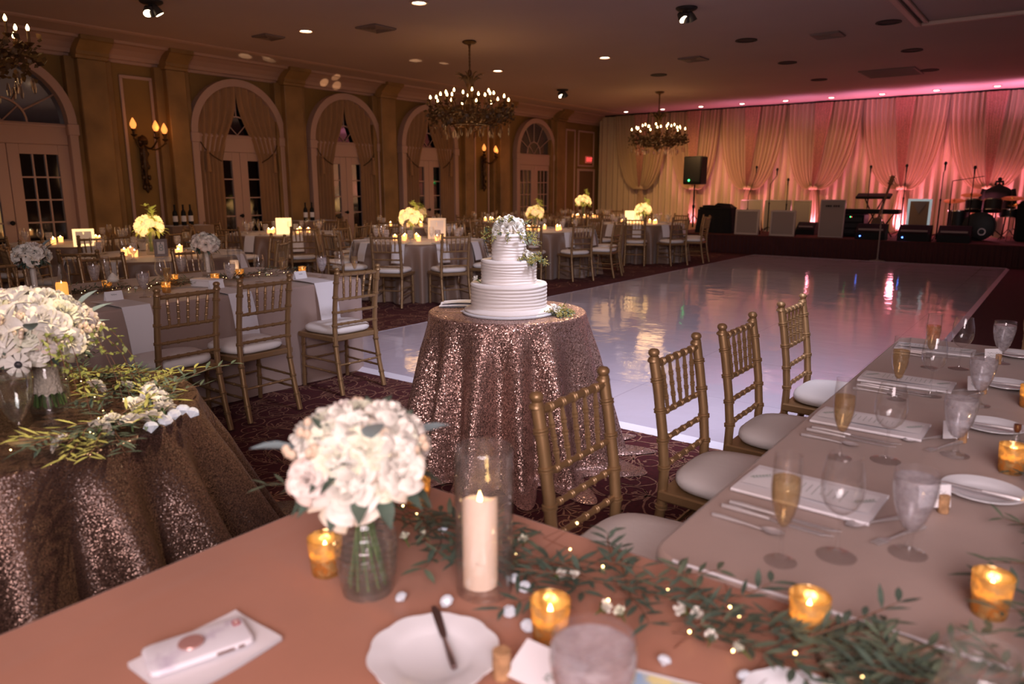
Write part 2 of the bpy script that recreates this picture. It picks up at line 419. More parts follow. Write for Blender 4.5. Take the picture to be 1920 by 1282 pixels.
# cornice along the left wall, ceiling bead, pilasters
def extr_y(mb, prof, y0, y1, M=None):
    n = len(prof); vs = [(x,y0,z) for x,z in prof]+[(x,y1,z) for x,z in prof]
    mb.add(vs, [(i,(i+1)%n,n+(i+1)%n,n+i) for i in range(n)]+[tuple(range(n-1,-1,-1)), tuple(range(n,2*n))], M)
    return mb
cprof = [(WX,3.36),(WX+.05,3.36),(WX+.06,3.40),(WX+.10,3.41),(WX+.13,3.46),(WX+.22,3.53),(WX+.30,3.565),(WX+.33,3.58),(WX+.42,3.585),(WX+.44,CZ),(WX,CZ)]
struct('trim_1', extr_y(MB(), cprof, NY, 20.75), M_corn)
struct('trim_2', extr_y(MB(), [(-10.93,CZ),(-10.92,CZ-.02),(-10.87,CZ-.03),(-10.82,CZ-.015),(-10.80,CZ)], NY, 19.9), M_corn)
pils = [(.8,1.2),(2.3,2.7),(5.16,5.56),(6.48,6.80),(8.70,9.10),(11.08,11.48),(13.75,14.08),(15.12,15.52),(17.72,18.14)]
for i,(a,b) in enumerate(pils):
    m = MB()
    m.bbox(WX, WX+.25, a, b, .12, 3.33, .012); m.bbox(WX, WX+.29, a-.04, b+.04, 0, .14, .012)
    m.bbox(WX, WX+.13, a-.13, b+.13, .0, 3.36, .006)
    extr_y(m, [(WX,3.33),(WX+.27,3.33),(WX+.28,3.37),(WX+.31,3.38),(WX+.31,3.43),(WX+.40,3.50),(WX+.46,3.55),(WX+.50,3.56),(WX+.50,CZ-.001),(WX,CZ-.001)], a-.03, b+.03)
    struct('trim_%d' % (3+i), m, M_pil)
nt_ = 3+len(pils)
def frame_panel(y0, y1, z0, z1, w=.05, x=WX):
    m = MB()
    for a,b,c,d in ((y0,y1,z1-w,z1),(y0,y1,z0,z0+w),(y0,y0+w,z0+w,z1-w),(y1-w,y1,z0+w,z1-w)): m.bbox(x, x+.03, a, b, c, d, .008)
    return m
for (a,b,c,d) in ((5.84,6.36,.4,3.2),(14.36,14.94,.4,3.2),(18.5,19.02,.4,3.17),(19.18,20.1,2.12,3.17),(.2,.7,.4,3.2)):
    struct('trim_%d' % nt_, frame_panel(a,b,c,d), M_trim); nt_ += 1
struct('baseboard_left', extr_y(MB(), [(WX,0),(WX+.03,0),(WX+.03,.12),(WX+.015,.15),(WX,.15)], NY, 19.15), M_trim)
# service door under the exit sign
d = struct('door_1', MB().bbox(WX, WX+.03, 19.24, 20.06, 0, 1.99, .006), M_door)
fr = MB()
for a,b,c,e in ((19.16,19.24,0,2.06),(20.06,20.14,0,2.06),(19.24,20.06,1.99,2.06)): fr.bbox(WX, WX+.045, a,b,c,e,.006)
struct('door_frame', fr, M_trim, d)

# arched french doors
def arch_strip(mb, yc, r0, r1, zs, x0, x1, n=28, a0=0, a1=pi):
    vs = []
    for i in range(n+1):
        a = a0+(a1-a0)*i/n
        for rr, x in ((r0,x0),(r0,x1),(r1,x1),(r1,x0)): vs.append((x, yc-rr*cos(a), zs+rr*sin(a)))
    fs = []
    for i in range(n):
        for k in range(4): fs.append((i*4+k, (i+1)*4+k, (i+1)*4+(k+1)%4, i*4+(k+1)%4))
    fs += [(0,1,2,3), (n*4+3,n*4+2,n*4+1,n*4)]
    mb.add(vs, fs)
def arched_door(num, yc, zs=2.40, R=.93, cols=2):
    r = R-.12
    m = MB()
    arch_strip(m, yc, r, R, zs, WX, WX+.15)
    for s in (-1,1):
        y0, y1 = sorted((yc+s*r, yc+s*R)); m.bbox(WX, WX+.15, y0, y1, 0, zs, .008)
        y0, y1 = sorted((yc+s*(r-.02), yc+s*(R+.02))); m.bbox(WX, WX+.17, y0, y1, zs-.16, zs, .01)
    root = struct('door_%d' % num, m, M_trim, smooth=False)
    # fanlight
    g = MB(); n = 20
    vs = [(WX+.012, yc, zs)]+[(WX+.012, yc-r*cos(pi*i/n), zs+r*sin(pi*i/n)) for i in range(n+1)]
    g.add(vs, [(0,i+1,i+2) for i in range(n)]); struct('fanlight_pane', g, M_fanpane if num in (2,6) else M_pane, root)
    f = MB()
    arch_strip(f, yc, .30, .325, zs, WX+.012, WX+.035, 16)
    for a in (30,60,90,120,150):
        a *= D2R; c, s_ = cos(a), sin(a)
        f.tube([(WX+.028, yc-.31*c, zs+.31*s_), (WX+.028, yc-r*c, zs+r*s_)], .013, 4)
    for a in (45,135):
        a *= D2R; f.tube([(WX+.028, yc, zs), (WX+.028, yc-.31*cos(a), zs+.31*sin(a))], .010, 4)
    struct('fanlight_bars', f, M_trim, root)
    # transom and leaves
    t = MB(); t.bbox(WX, WX+.07, yc-r, yc+r, 2.10, zs, .01); t.bbox(WX, WX+.085, yc-r, yc+r, zs-.055, zs-.02, .006); struct('transom', t, M_trim, root)
    for s in (-1,1):
        y0, y1 = sorted((yc+s*.004, yc+s*r)); st = .15
        L_ = MB(); z0, z1 = .35, 1.96
        for a,b,c,d in ((y0,y0+st,0,2.10),(y1-st,y1,0,2.10),(y0+st,y1-st,0,z0),(y0+st,y1-st,z1,2.10)): L_.bbox(WX+.004, WX+.05, a,b,c,d,.005)
        lf = struct('leaf', L_, M_trim, root)
        struct('panes', MB().box(WX+.006, WX+.014, y0+st, y1-st, z0, z1), M_pane, lf)
        b_ = MB(); nr = 5; w = (y1-y0-2*st)
        for k in range(1,cols): y = y0+st+w*k/cols; b_.box(WX+.014, WX+.034, y-.011, y+.011, z0, z1)
        for k in range(1,nr): z = z0+(z1-z0)*k/nr; b_.box(WX+.014, WX+.033, y0+st, y1-st, z-.011, z+.011)
        struct('glazing_bars', b_, M_trim, lf)
        if s == -1: struct('door_knob', MB().lathe([(.0,0),(.018,.0),(.012,.02),(.012,.04),(.030,.05),(.034,.065),(.025,.08),(0,.085)], 12, M=Matrix.Translation((WX+.05, y1-.06, 1.0)) @ Matrix.Rotation(pi/2,4,'Y')), M_black, lf, smooth=True)
    return root
ARCH = [(2,4.17,3),(3,7.81,2),(4,10.235,2),(5,12.68,2),(6,16.89,3),(7,1.75,3)]
for n_, yc, c_ in ARCH: arched_door(n_, yc, cols=c_)

# curtains hung inside the three middle arches
def arch_curtains(yc, where):
    zs, r = 2.40, .812
    t = thing('curtain_pair', 'pair of gold-brown curtains tied back inside the %s white arch' % where, 'curtain', (WX, yc, 0))
    for s in (-1, 1):
        def inner(z):   # distance of the inner edge from the arch centre
            if z > 1.95: k = max(0,(3.2-z)/(3.2-1.95)); return .004 + .36*k**1.15
            return .36 + .05*(1.95-z)/1.95 - .12*sin(min(1,(1.95-z)/1.9)*pi)*.2
        def fn(u, v):
            ztop = zs + math.sqrt(max(0, r*r-(r*(1-u))**2)) if u < 1 else zs+r
            z = ztop*(1-v)**1.0 + .03*v if v < 1 else .03
            z = .03 + (ztop-.03)*(1-v)
            yo = r-.004; yi = min(inner(z), yo-.02)
            if z > zs: yo = min(yo, math.sqrt(max(1e-4, r*r-(z-zs)**2))); yi = min(yi, yo-.004)
            lo = (r-.004) + (min(inner(z), r-.03)-(r-.004))*u
            q = min(1, (ztop-z)/.95); q = q*q*(3-2*q)
            y = r*(1-u)*(1-q) + lo*q
            if z > zs: y = min(y, math.sqrt(max(0, r*r-(z-zs)**2)))
            pin = math.exp(-((z-1.95)/.25)**2)
            x = .045 + .03*u + (.034-.010*pin)*sin(u*36+1.2*sin(z*1.1)) + .006*pin*u
            return (x+.022, s*y, z)
        m = MB().grid(fn, 64, 36)
        obj('curtain_panel', m, M_curt, t)
        # tie-back cord and tassel
        c = MB(); c.tube([(.125, s*.40, 1.94), (.125, s*.54, 2.01), (.12, s*.68, 2.12), (.10, s*.79, 2.30)], .009, 6)
        tb = obj('tieback_cord', c, M_bronzel, t)
        obj('tassel', MB().lathe([(0,0),(.022,-.01),(.028,-.04),(.016,-.06),(.03,-.09),(.042,-.36),(0,-.36)], 10, (.14, s*.66, 2.12)), M_curt, tb)
arch_curtains(7.81, 'nearest curtained'); arch_curtains(10.235, 'middle curtained'); arch_curtains(12.68, 'farthest curtained')

# sconces
def sconce(y, label):
    t = thing('wall_sconce', label, 'sconce', (WX+.03, y, 0))
    m = MB(); m.lathe([(0,1.40),(.02,1.42),(.035,1.47),(.02,1.52),(.045,1.56),(.02,1.60),(.018,1.72),(.04,1.78),(.055,1.86),(.04,1.93),(.06,2.0),(.05,2.1),(.03,2.16),(.075,2.22),(.05,2.28),(0,2.31)], 12, (.06,0,0))
    for z in (1.5,1.65,1.82,2.02,2.2):
        for s in (-1,1): m.ball((.07, s*.045, z), .028, 6, 4, (1,1,1.6))
    m.bbox(0, .03, -.05, .05, 1.46, 2.28, .01)
    obj('backplate', m, M_bronzel, t)
    for i,(dx,dy,dz) in enumerate(((.16,-.22,.03),(.30,.06,.0),(.16,.27,-.02))):
        a = MB(); pts = []
        for k in range(9):
            u = k/8; pts.append((.08+dx*u, dy*u, 2.16+dz*u-.09*sin(u*pi)+.05*u))
        a.tube(pts, .013, 6)
        e = pts[-1]
        a.lathe([(0,-.02),(.02,-.01),(.012,.02),(.045,.05),(.05,.06),(.02,.065),(.022,.10),(.036,.12),(.036,.14),(0,.14)], 10, e)
        ar = obj('arm', a, M_bronzel, t)
        obj('flame_bulb', MB().lathe([(0,0),(.028,.01),(.047,.05),(.046,.08),(.03,.12),(.012,.155),(0,.17)], 12, (e[0],e[1],e[2]+.14)), M_sbulb, ar)
    return t
sconce(6.08, 'three-light bronze wall sconce in the white-framed panel nearest the left doors')
sconce(14.65, 'bronze wall sconce behind the middle chandelier, between the arches and the bright glass doors')

# exit sign
def text_mesh(s, size, depth=.002):
    cu = bpy.data.curves.new('lettering', 'FONT'); cu.body = s; cu.size = size; cu.extrude = depth; cu.align_x = 'CENTER'; cu.align_y = 'CENTER'
    o = bpy.data.objects.new('lettering', cu); COL.objects.link(o)
    dg = bpy.context.evaluated_depsgraph_get(); me = bpy.data.meshes.new_from_object(o.evaluated_get(dg))
    bpy.data.objects.remove(o); bpy.data.curves.remove(cu)
    me.materials.clear()
    return me
t = thing('exit_sign', 'small red lit EXIT sign in the framed panel above the side door', 'sign', (WX+.035, 19.72, 2.33))
obj('housing', MB().bbox(0,.05,-.17,.17,-.10,.10,.01), M_exitb, t)
obj('lettering', text_mesh('EXIT', .15), M_exit, t, loc=(.055,0,0), rot=(pi/2,0,pi/2), smooth=False)

# ------------------------------------------------------------------ ceiling fittings
def disc(mb, x, y, r, z0, z1, n=18): return mb.lathe([(r,z1),(r,z0),(r*.82,z0),(r*.78,z0+.01),(0,z0+.012)], n, (x,y,0))
for i,(x,y) in enumerate([(-6.43,6.72),(-8.79,6.92),(-8.83,11.28),(-6.54,11.25)]):
    w = ['lit recessed ceiling light at the top edge, left of centre','lit recessed ceiling light above the nearest curtained arch','lit recessed ceiling light just right of the middle chandelier','lit recessed ceiling light in the open ceiling between the middle and far chandeliers'][i]
    t = thing('ceiling_downlight', w, 'ceiling light', (x,y,CZ))
    obj('trim_ring', MB().lathe([(.11,0),(.115,-.012),(.085,-.016),(.08,-.002)], 20), M_trim, t)
    obj('lamp', MB().lathe([(.08,-.004),(0,-.006)], 16), M_can, t)
for i,x in enumerate((-10.48,-9.35,-8.24,-7.13,-6.03,-4.95,-3.84,-2.74,-1.6,-.5)):
    t = thing('ceiling_downlight', 'lit recessed light above the draped wall, %s' % ['first from the left corner','just left of the far chandelier stem','third from the left corner','fourth from the left corner','fifth from the left corner','fourth from the right edge','third from the right edge','second from the right edge','rightmost in view','beyond the right edge'][i], 'ceiling light', (x,19.3,CZ))
    obj('trim_ring', MB().lathe([(.09,0),(.095,-.012),(.07,-.014),(.065,-.002)], 16), M_trim, t)
    obj('lamp', MB().lathe([(.068,-.004),(.04,-.02),(0,-.026)], 14), M_canp, t)
hn = ['nearest in the left column of three','middle one in the left column of three','farthest in the left column of three','nearest in the right column, beside the ceiling track','middle one in the right column of three','farthest in the right column of three','just above the far chandelier']
for i,(x,y) in enumerate([(-4.15,11.25),(-4.27,13.62),(-4.39,16.08),(-2.235,11.19),(-2.34,13.62),(-2.425,16.03),(-6.68,13.56)]):
    t = thing('ceiling_downlight', 'unlit dark round ceiling light, %s' % hn[i], 'ceiling light', (x,y,CZ))
    obj('trim_ring', MB().lathe([(.155,0),(.16,-.012),(.13,-.014),(.125,-.002)], 20), M_dark, t)
    obj('lamp', MB().lathe([(.126,-.003),(0,-.004)], 16), M_dark, t)
m = MB(); m.bbox(-3.52,-2.57,15.4,16.42,CZ-.02,CZ+.001,.006)
for k in range(12): m.box(-3.48,-2.61,15.46+k*.08,15.49+k*.08,CZ-.026,CZ-.02)
tag(obj('ceiling_vent', m, M_vent, smooth=False), 'large grey rectangular vent in the ceiling before the drapes', 'vent')
for i,(x,y,s) in enumerate([(-3.09,11.57,.2),(-7.88,7.38,.2),(-9.55,6.85,.17),(-5.42,12.28,.2)]):
    m = MB().bbox(x-s,x+s,y-s,y+s,CZ-.02,CZ+.001,.006)
    for k in range(5):
        q = s*(.2+.18*k); m.box(x-q,x+q,y-q-.006,y-q+.006,CZ-.026,CZ-.018); m.box(x-q,x+q,y+q-.006,y+q+.006,CZ-.026,CZ-.018)
    tag(obj('ceiling_diffuser', m, M_vent, smooth=False), 'square air diffuser in the ceiling, %s' % ['upper right part, above the dark lights','left of the middle chandelier, pale','above the nearest curtained arch, dark','left of the two ceiling light glints'][i], 'vent')
m = MB(); m.bbox(-1.97,-1.89,NY,11.5,CZ-.05,CZ+.001,.01); m.bbox(-1.89,NX,11.44,11.52,CZ-.05,CZ+.001,.01); m.bbox(-1.85,-1.80,NY,11.44,CZ-.03,CZ+.001,.006)
struct('trim_%d' % nt_, m, M_trim); nt_ += 1

def spot_cluster(x, y, lab):
    t = thing('spotlight_cluster', lab, 'spotlight', (x,y,CZ))
    obj('base', MB().lathe([(0,-.03),(.11,-.03),(.13,-.015),(.13,0)], 16), M_dark, t)
    for k,(ax,ay) in enumerate(((.9,-.35),(-.2,.8),(.3,.5))):
        d = Vector((ax,ay,-1)).normalized(); p = Vector((.05*(k-1), .03*(k-1), -.10))
        q = d.to_track_quat('Z','Y').to_matrix().to_4x4(); M = Matrix.Translation(p) @ q
        h = obj('lamp_head', MB().tube([(.05*(k-1)*.5,0,-.01),tuple(p)],.012,6).lathe([(0,-.06),(.03,-.05),(.045,0),(.055,.06),(.05,.06)],12,M=M), M_dark, t)
        obj('lens', MB().lathe([(.05,.055),(0,.05)],12,M=M), M_can, h)
spot_cluster(-8.89,4.80,'cluster of small spotlights at the top left of the ceiling')
spot_cluster(-4.03,8.86,'cluster of small spotlights at the top of the ceiling right of centre')
spot_cluster(-9.35,14.27,'cluster of small spotlights just right of the middle chandelier')

# ------------------------------------------------------------------ chandeliers
def make_chandelier():
    t = thing('crystal_chandelier', '', 'chandelier', (0,0,0))
    m = MB(); m.lathe([(0,0),(.09,0),(.11,-.015),(.08,-.04),(.03,-.05),(.012,-.08),(.012,-.40),(.03,-.42),(.035,-.46),(.02,-.50),(.05,-.56),(.065,-.62),(.04,-.70),(.03,-.78),(.06,-.84),(.085,-.90),(.06,-.98),(.03,-1.05),(.05,-1.10),(.09,-1.16),(.07,-1.24),(.02,-1.30),(0,-1.33)], 14)
    for k in range(6): m.ball((0,0,-.09-.05*k), .018, 6, 4)
    obj('stem', m, M_bronze, t)
    # fronds of the crown
    m = MB(); rr = random.Random(5)
    for k in range(16):
        a = 2*pi*k/16; big = 1 if k % 2 else .75
        pts = [((.04+.20*big*u*u)*cos(a), (.04+.20*big*u*u)*sin(a), -.66+.30*big*u-.10*u**4) for u in [i/6 for i in range(7)]]
        m.tube(pts, [.014,.018,.02,.018,.014,.009,.003], 4)
    obj('crown', m, M_bronzel, t)
    ring = MB()
    for z, R in ((-1.06,.50),(-1.20,.30)):
        ring.tube([(R*cos(2*pi*i/40), R*sin(2*pi*i/40), z) for i in range(41)], .014, 6, False)
    obj('ring', ring, M_bronze, t)
    fl = MB()
    for k in range(760):
        a = rr.uniform(0,2*pi); R = rr.choice((.30,.45,.56,.62))+rr.gauss(0,.045); z = -1.06+rr.gauss(0,.065)-.08*(1-R/.6)
        d = Vector((rr.gauss(0,1),rr.gauss(0,1),rr.gauss(0,.8))).normalized(); l = rr.uniform(.04,.085); w = l*.34; p = Vector((R*cos(a),R*sin(a),z)); sd = d.orthogonal().normalized()*w
        fl.add([p-d*l*.5, p+sd, p+d*l*.5, p-sd], [(0,1,2,3)])
    f = obj('gilt_foliage', fl, M_bronzel, t); f['kind'] = 'stuff'
    cr0 = MB().lathe([(0,.0),(.006,-.01),(.012,-.045),(.008,-.075),(0,-.085)], 6).mesh('crystal_drop', False)
    bulbm = MB().lathe([(0,0),(.010,.004),(.0145,.018),(.012,.032),(.005,.047),(0,.055)], 8).mesh('candle_bulb')
    for k in range(24):
        outer = k < 16
        a = 2*pi*(k+.3)/16 if outer else 2*pi*(k-16)/8; R = .60 if outer else .36; zc = -.93 if outer else -.84
        if outer and k % 2: R = .52; zc = -.90
        pts = [(u*R*cos(a)+.05*cos(a)*(1-u), u*R*sin(a)+.05*sin(a)*(1-u), -1.12-.10*sin(u*pi)+(zc+.02+1.10)*u**2.2) for u in [i/7 for i in range(8)]]
        am = MB().tube(pts, .009, 5)
        am.lathe([(0,-.03),(.02,-.02),(.038,0),(.04,.006),(.012,.01)], 8, (R*cos(a),R*sin(a),zc-.01))
        am.lathe([(.011,0),(.011,.095),(0,.095)], 8, (R*cos(a),R*sin(a),zc-.005))
        ar = obj('candle_arm', am, M_bronze, t)
        obj('flame_bulb', bulbm, M_cbulb, ar, loc=(R*cos(a),R*sin(a),zc+.09))
    for k in range(44):
        a = 2*pi*k/44*1.0+rr.uniform(-.04,.04); R = (.60,.46,.32)[k%3]; z = -1.20-rr.uniform(0,.07)+(.02 if R>.5 else -.03)
        obj('crystal_drop', cr0, M_crys, t, loc=(R*cos(a),R*sin(a),z), scale=(1.5,1.5,1.4), smooth=False)
    return t
ck = Kit(make_chandelier())
ck.place((-7.46,8.85,CZ), 0, 'crystal and bronze chandelier hanging behind the wedding cake, middle one of three')
ck.place((-7.79,15.9,CZ), .3, 'farthest crystal and bronze chandelier, in front of the cream drapes')
ck.place((-7.52,2.28,CZ), .15, 'nearest crystal and bronze chandelier, cut off by the left edge')

# ------------------------------------------------------------------ dance floor, stage and drapes
DX0, DX1, DY0, DY1 = -5.64, -.80, 3.93, 16.46
df = thing('dance_floor', 'glossy white dance floor laid in the middle of the dark red carpet', 'dance floor', (0,0,0))
obj('panels', MB().box(DX0+.05, DX1-.05, DY0+.05, DY1-.05, .001, .026), M_dance, df, smooth=False)
m = MB()
def ramp(p0, p1, inx, iny):
    (x0,y0),(x1,y1) = p0,p1
    m.add([(x0,y0,.001),(x1,y1,.001),(x1+inx[1],y1+iny[1],.028),(x0+inx[0],y0+iny[0],.028),(x0+inx[0],y0+iny[0],.001),(x1+inx[1],y1+iny[1],.001)],[(0,1,2,3),(0,3,4),(1,5,2),(3,2,5,4),(0,4,5,1)])
e_ = .052
ramp((DX0,DY0),(DX1,DY0),(e_,-e_),(e_,e_)); ramp((DX0,DY1),(DX1,DY1),(e_,-e_),(-e_,-e_)); ramp((DX0,DY0),(DX0,DY1),(e_,e_),(e_,-e_)); ramp((DX1,DY0),(DX1,DY1),(-e_,-e_),(e_,-e_))
obj('edge_ramp', m, M_dframe, df, smooth=False)

SY, SZ, SX0, SX1 = 16.8, .42, -7.95, 4.5
st = thing('stage', 'low stage with a maroon pleated skirt along the draped wall', 'stage', (0,0,0))
obj('platform', MB().box(SX0, SX1, SY+.03, 20.08, 0, SZ), M_stage, st, smooth=False)
sk = MB().grid(lambda u,v: (SX0+(SX1-SX0)*u, SY-.012+.012*sin(u*820)*(0.3+.7*v), SZ-.01-(SZ-.02)*v), 900, 3)
sk.grid(lambda u,v: (SX0-.012+.012*sin(u*200), SY+3.25*u, SZ-.01-(SZ-.02)*v), 200, 2)
obj('skirt', sk, M_skirt, st)

# sheer backing
bk = MB().grid(lambda u,v: (-11.85+16.2*u, 20.17+.045*sin(u*520)+.015*sin(u*233+1), 3.585-3.56*v), 1500, 5)
tag(obj('sheer_backdrop', bk, M_sheer), 'pleated cream sheer curtain covering the whole back wall behind the gathered drapes', 'curtain')
tag(obj('curtain_rail', MB().tube([(-11.9,20.02,3.595),(4.4,20.02,3.595)], .014, 8), M_black), 'thin dark rail the back drapes hang from', 'rail')

TIES = [-10.27,-8.61,-7.06,-5.36,-3.33,-1.59,.35]
VS = [-11.2,-9.45,-7.94,-6.17,-4.36,-2.53,-.72,1.2]
sl = ['first from the left corner, behind the far chandelier','second from the left, just behind the black loudspeaker','third from the left, behind the white music stands','fourth from the left, above the tall grey board','pink gathered drape above the silver-framed stand','rightmost gathered drape, behind the drums','beyond the right edge']
for k, tx in enumerate(TIES):
    x0, x1 = VS[k]+.0, VS[k+1]-.0; zt = 1.50; ztop = 3.58
    t = thing('gathered_drape', 'tall satin drape gathered to a knot, %s' % sl[k], 'curtain', (0,0,0))
    xc = (x0+x1)/2
    def fn(u, v):
        xt = x0+(x1-x0)*u; s = (u-.5)*2; sag = .04+.17*abs(s)**1.5
        p0 = Vector((xt,0,ztop)); p1 = Vector((xt+(tx-xt)*.05, 0, zt+.62-.5*abs(s))); p2 = Vector((tx+s*.28, 0, zt-sag)); p3 = Vector((tx+s*.02,0,zt+.02))
        if abs(s) < .01: pass
        b = (1-v)**3*p0 + 3*(1-v)**2*v*p1 + 3*(1-v)*v*v*p2 + v**3*p3
        fold = sin(u*104)*.046*(1-.35*v) + sin(u*41+1)*.018
        edge = .04*abs(s)**6
        return (b.x + sin(u*92+1.2)*.006, 20.00-.02-.10*v*(1-.2*v)+fold+edge*0, b.z+fold*.5*v)
    obj('swag', MB().grid(fn, 200, 22), M_swag, t)
    # darker sequined panel in the centre, in front of the satin
    def fs(u, v):
        s = (u-.5)*2; w = .20*(1-v)**.8+.015
        return (xc+(tx-xc)*v**1.6+s*w, 19.925-.10*v+.014*sin(u*40)-.012*(1-v), ztop-.004-(ztop-zt-.02)*v)
    obj('sequin_panel', MB().grid(fs, 40, 14), M_seqp, t)
    def ft(u, v):
        w = .05+.11*v**.7+.03*sin(v*3); a = (u-.5)*2
        return (tx+a*w, 19.90+.03*sin(u*28)+.03*abs(a), zt-.02-(zt-SZ*(1 if k>1 else 0)-.06)*v)
    obj('tail', MB().grid(ft, 40, 14), M_swag, t)
    m = MB()
    for i in range(5): m.ball((tx+(i-2)*.035, 19.86, zt-.01+.02*(i%2)), .045, 10, 6, (1,.8,1))
    obj('knot', m, M_swag, t)

# ------------------------------------------------------------------ band equipment on the stage
def music_front(x0, x1, y, z1, lab, lean=.04, w=.045, z0=SZ+.003, fm=M_panelf, pm=M_grey):
    t = thing('music_stand_front', lab, 'music stand', ((x0+x1)/2, y, z0)); h = z1-z0; a = (x1-x0)/2
    M = Matrix.Rotation(-lean,4,'X')
    obj('board', MB().box(-a+w,a-w,-.012,.012,w,h-w,M), pm, t, smooth=False)
    f = MB()
    for q in ((-a,a,0,w),(-a,a,h-w,h),(-a,-a+w,w,h-w),(a-w,a,w,h-w)): f.bbox(q[0],q[1],-.02,.02,q[2],q[3],.006,M)
    obj('frame', f, fm, t, smooth=False)
    s = MB()
    for sx in (-a+.05, a-.05): s.tube([(sx,.02,h*.7),(sx,.26,.01)], .012, 6)
    obj('rear_strut', s, M_black, t)
    return t
music_front(-6.29,-5.73,17.05,1.0,'white-framed music stand front at the stage edge, nearest the black draped table')
music_front(-5.46,-4.90,17.0,1.0,'white-framed music stand front at the stage edge, second from the black draped table')
mt = music_front(-4.45,-3.93,17.2,1.24,'tall grey music stand front with dark lettering near its top', w=.025)
lt = MB()
for i,(a,b) in enumerate(((-.14,-.115),(-.105,-.06),(-.05,-.02),(.02,.05),(.06,.09),(.10,.115),(.12,.145))):
    lt.box(a,b,-.016,-.012,.66,.70)
obj('lettering', lt, M_dark, mt, smooth=False)
music_front(-6.86,-6.30,18.9,1.20,'grey music stand front in the back row, behind the first white-framed one', w=.02)
music_front(-6.17,-5.52,18.7,1.20,'wide grey music stand front in the middle of the back row', w=.02)
music_front(-5.46,-5.02,18.6,1.20,'music stand front in the back row with a bright silver right edge', w=.035, fm=M_chrome)
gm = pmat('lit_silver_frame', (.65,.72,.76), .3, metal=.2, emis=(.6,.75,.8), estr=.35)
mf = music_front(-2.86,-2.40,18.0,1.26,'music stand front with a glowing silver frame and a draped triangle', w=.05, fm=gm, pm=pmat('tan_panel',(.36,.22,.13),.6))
obj('triangle_cloth', MB().add([(-.14,-.016,.77),(.14,-.016,.77),(.0,-.016,.52)],[(0,1,2)]), M_grey, mf, smooth=False)

def floor_monitor(x0, x1, y, lab, led=True, h=.32):
    t = thing('floor_monitor', lab, 'stage monitor', ((x0+x1)/2, y, SZ+.002)); a = (x1-x0)/2
    m = MB().add([(-a,0,0),(a,0,0),(a,0,h*.45),(-a,0,h*.45),(-a,.34,0),(a,.34,0),(a,.34,h),(-a,.34,h),(-a,.22,h),(a,.22,h)],
        [(0,1,2,3),(3,2,9,8),(8,9,6,7),(7,6,5,4),(0,4,5,1),(1,5,6,9,2),(0,3,8,7,4)])
    obj('cabinet', m, M_black, t, smooth=False)
    g = MB().box(-a+.05,a-.05,-.006,.002,h*.50,h*.62, Matrix.Translation((0,.045,.03)))
    obj('grille_strip', g, M_grey, t, smooth=False)
    if led: obj('power_light', MB().ball((-a+.10,-.004,.07),.014,8,5), M_blue, t)
floor_monitor(-3.64,-3.06,16.98,'black wedge monitor with a blue light at the stage edge, behind the white microphone stand')
floor_monitor(-2.83,-2.24,16.98,'black wedge monitor with a blue light at the stage edge, below the glowing frame')
floor_monitor(-2.11,-1.54,16.98,'black wedge monitor without a light at the stage edge, in front of the bass drum', False)
floor_monitor(-5.14,-4.72,17.9,'small black monitor between the second and third music stand fronts', False, .28)

def mic_stand(x, y, ztop, lab, z0=SZ, boom=None, mat=M_black, base='tripod', mic=True):
    t = thing('microphone_stand', lab, 'microphone stand', (x,y,z0)); h = ztop-z0
    obj('pole', MB().tube([(0,0,.02),(0,0,h*.55)],.014,8).tube([(0,0,h*.55),(0,0,h-.12)],.009,8).lathe([(0,-.02),(.018,-.02),(.02,.02),(0,.02)],8,(0,0,h*.55)), mat, t)
    b = MB()
    if base == 'tripod':
        for k in range(3): b.tube([(0,0,.14),(.28*cos(2.1*k+.4),.28*sin(2.1*k+.4),.012)],.009,6)
    else: b.lathe([(0,.0),(.15,.0),(.155,.012),(.13,.022),(.03,.035),(.016,.07),(0,.07)],24)
    obj('base', b, mat, t)
    if boom: 
        obj('boom', MB().tube([(0,0,h-.12),boom],.008,6), mat, t); p = Vector(boom)
    else: p = Vector((0,0,h-.12))
    if mic: obj('microphone', MB().lathe([(0,0),(.012,0),(.016,.11),(.028,.12),(.030,.15),(.018,.175),(0,.178)],10,tuple(p)), M_black, t)
    return t
mic_stand(-3.10,16.68,1.30,'slim white microphone stand on a round base, between the dance floor and the stage',0,mat=M_grey,base='round',mic=False)
mic_stand(-6.42,18.2,1.42,'black microphone stand with a raised boom behind the leftmost music stand',boom=(.16,0,1.42))
mic_stand(-5.90,18.2,1.70,'black microphone stand behind the second music stand, leaning boom',boom=(.14,0,1.36))
mic_stand(-5.47,18.15,1.66,'black microphone stand just right of the second music stand, with a hanging cable')
mic_stand(-3.72,18.3,1.93,'tall microphone stand rising from behind the keyboards, left one')
mic_stand(-3.05,18.6,1.95,'tall microphone stand before the pink knotted drape, right of the keyboards')
mic_stand(-2.20,17.6,1.92,'tall black microphone stand right of the glowing frame',boom=(.02,0,1.42))
mic_stand(-2.05,17.85,1.75,'black stand with a long crossbar left of the drums',boom=(.55,0,1.30),mic=False)
mic_stand(-1.66,17.62,1.87,'tall microphone stand over the drum kit')

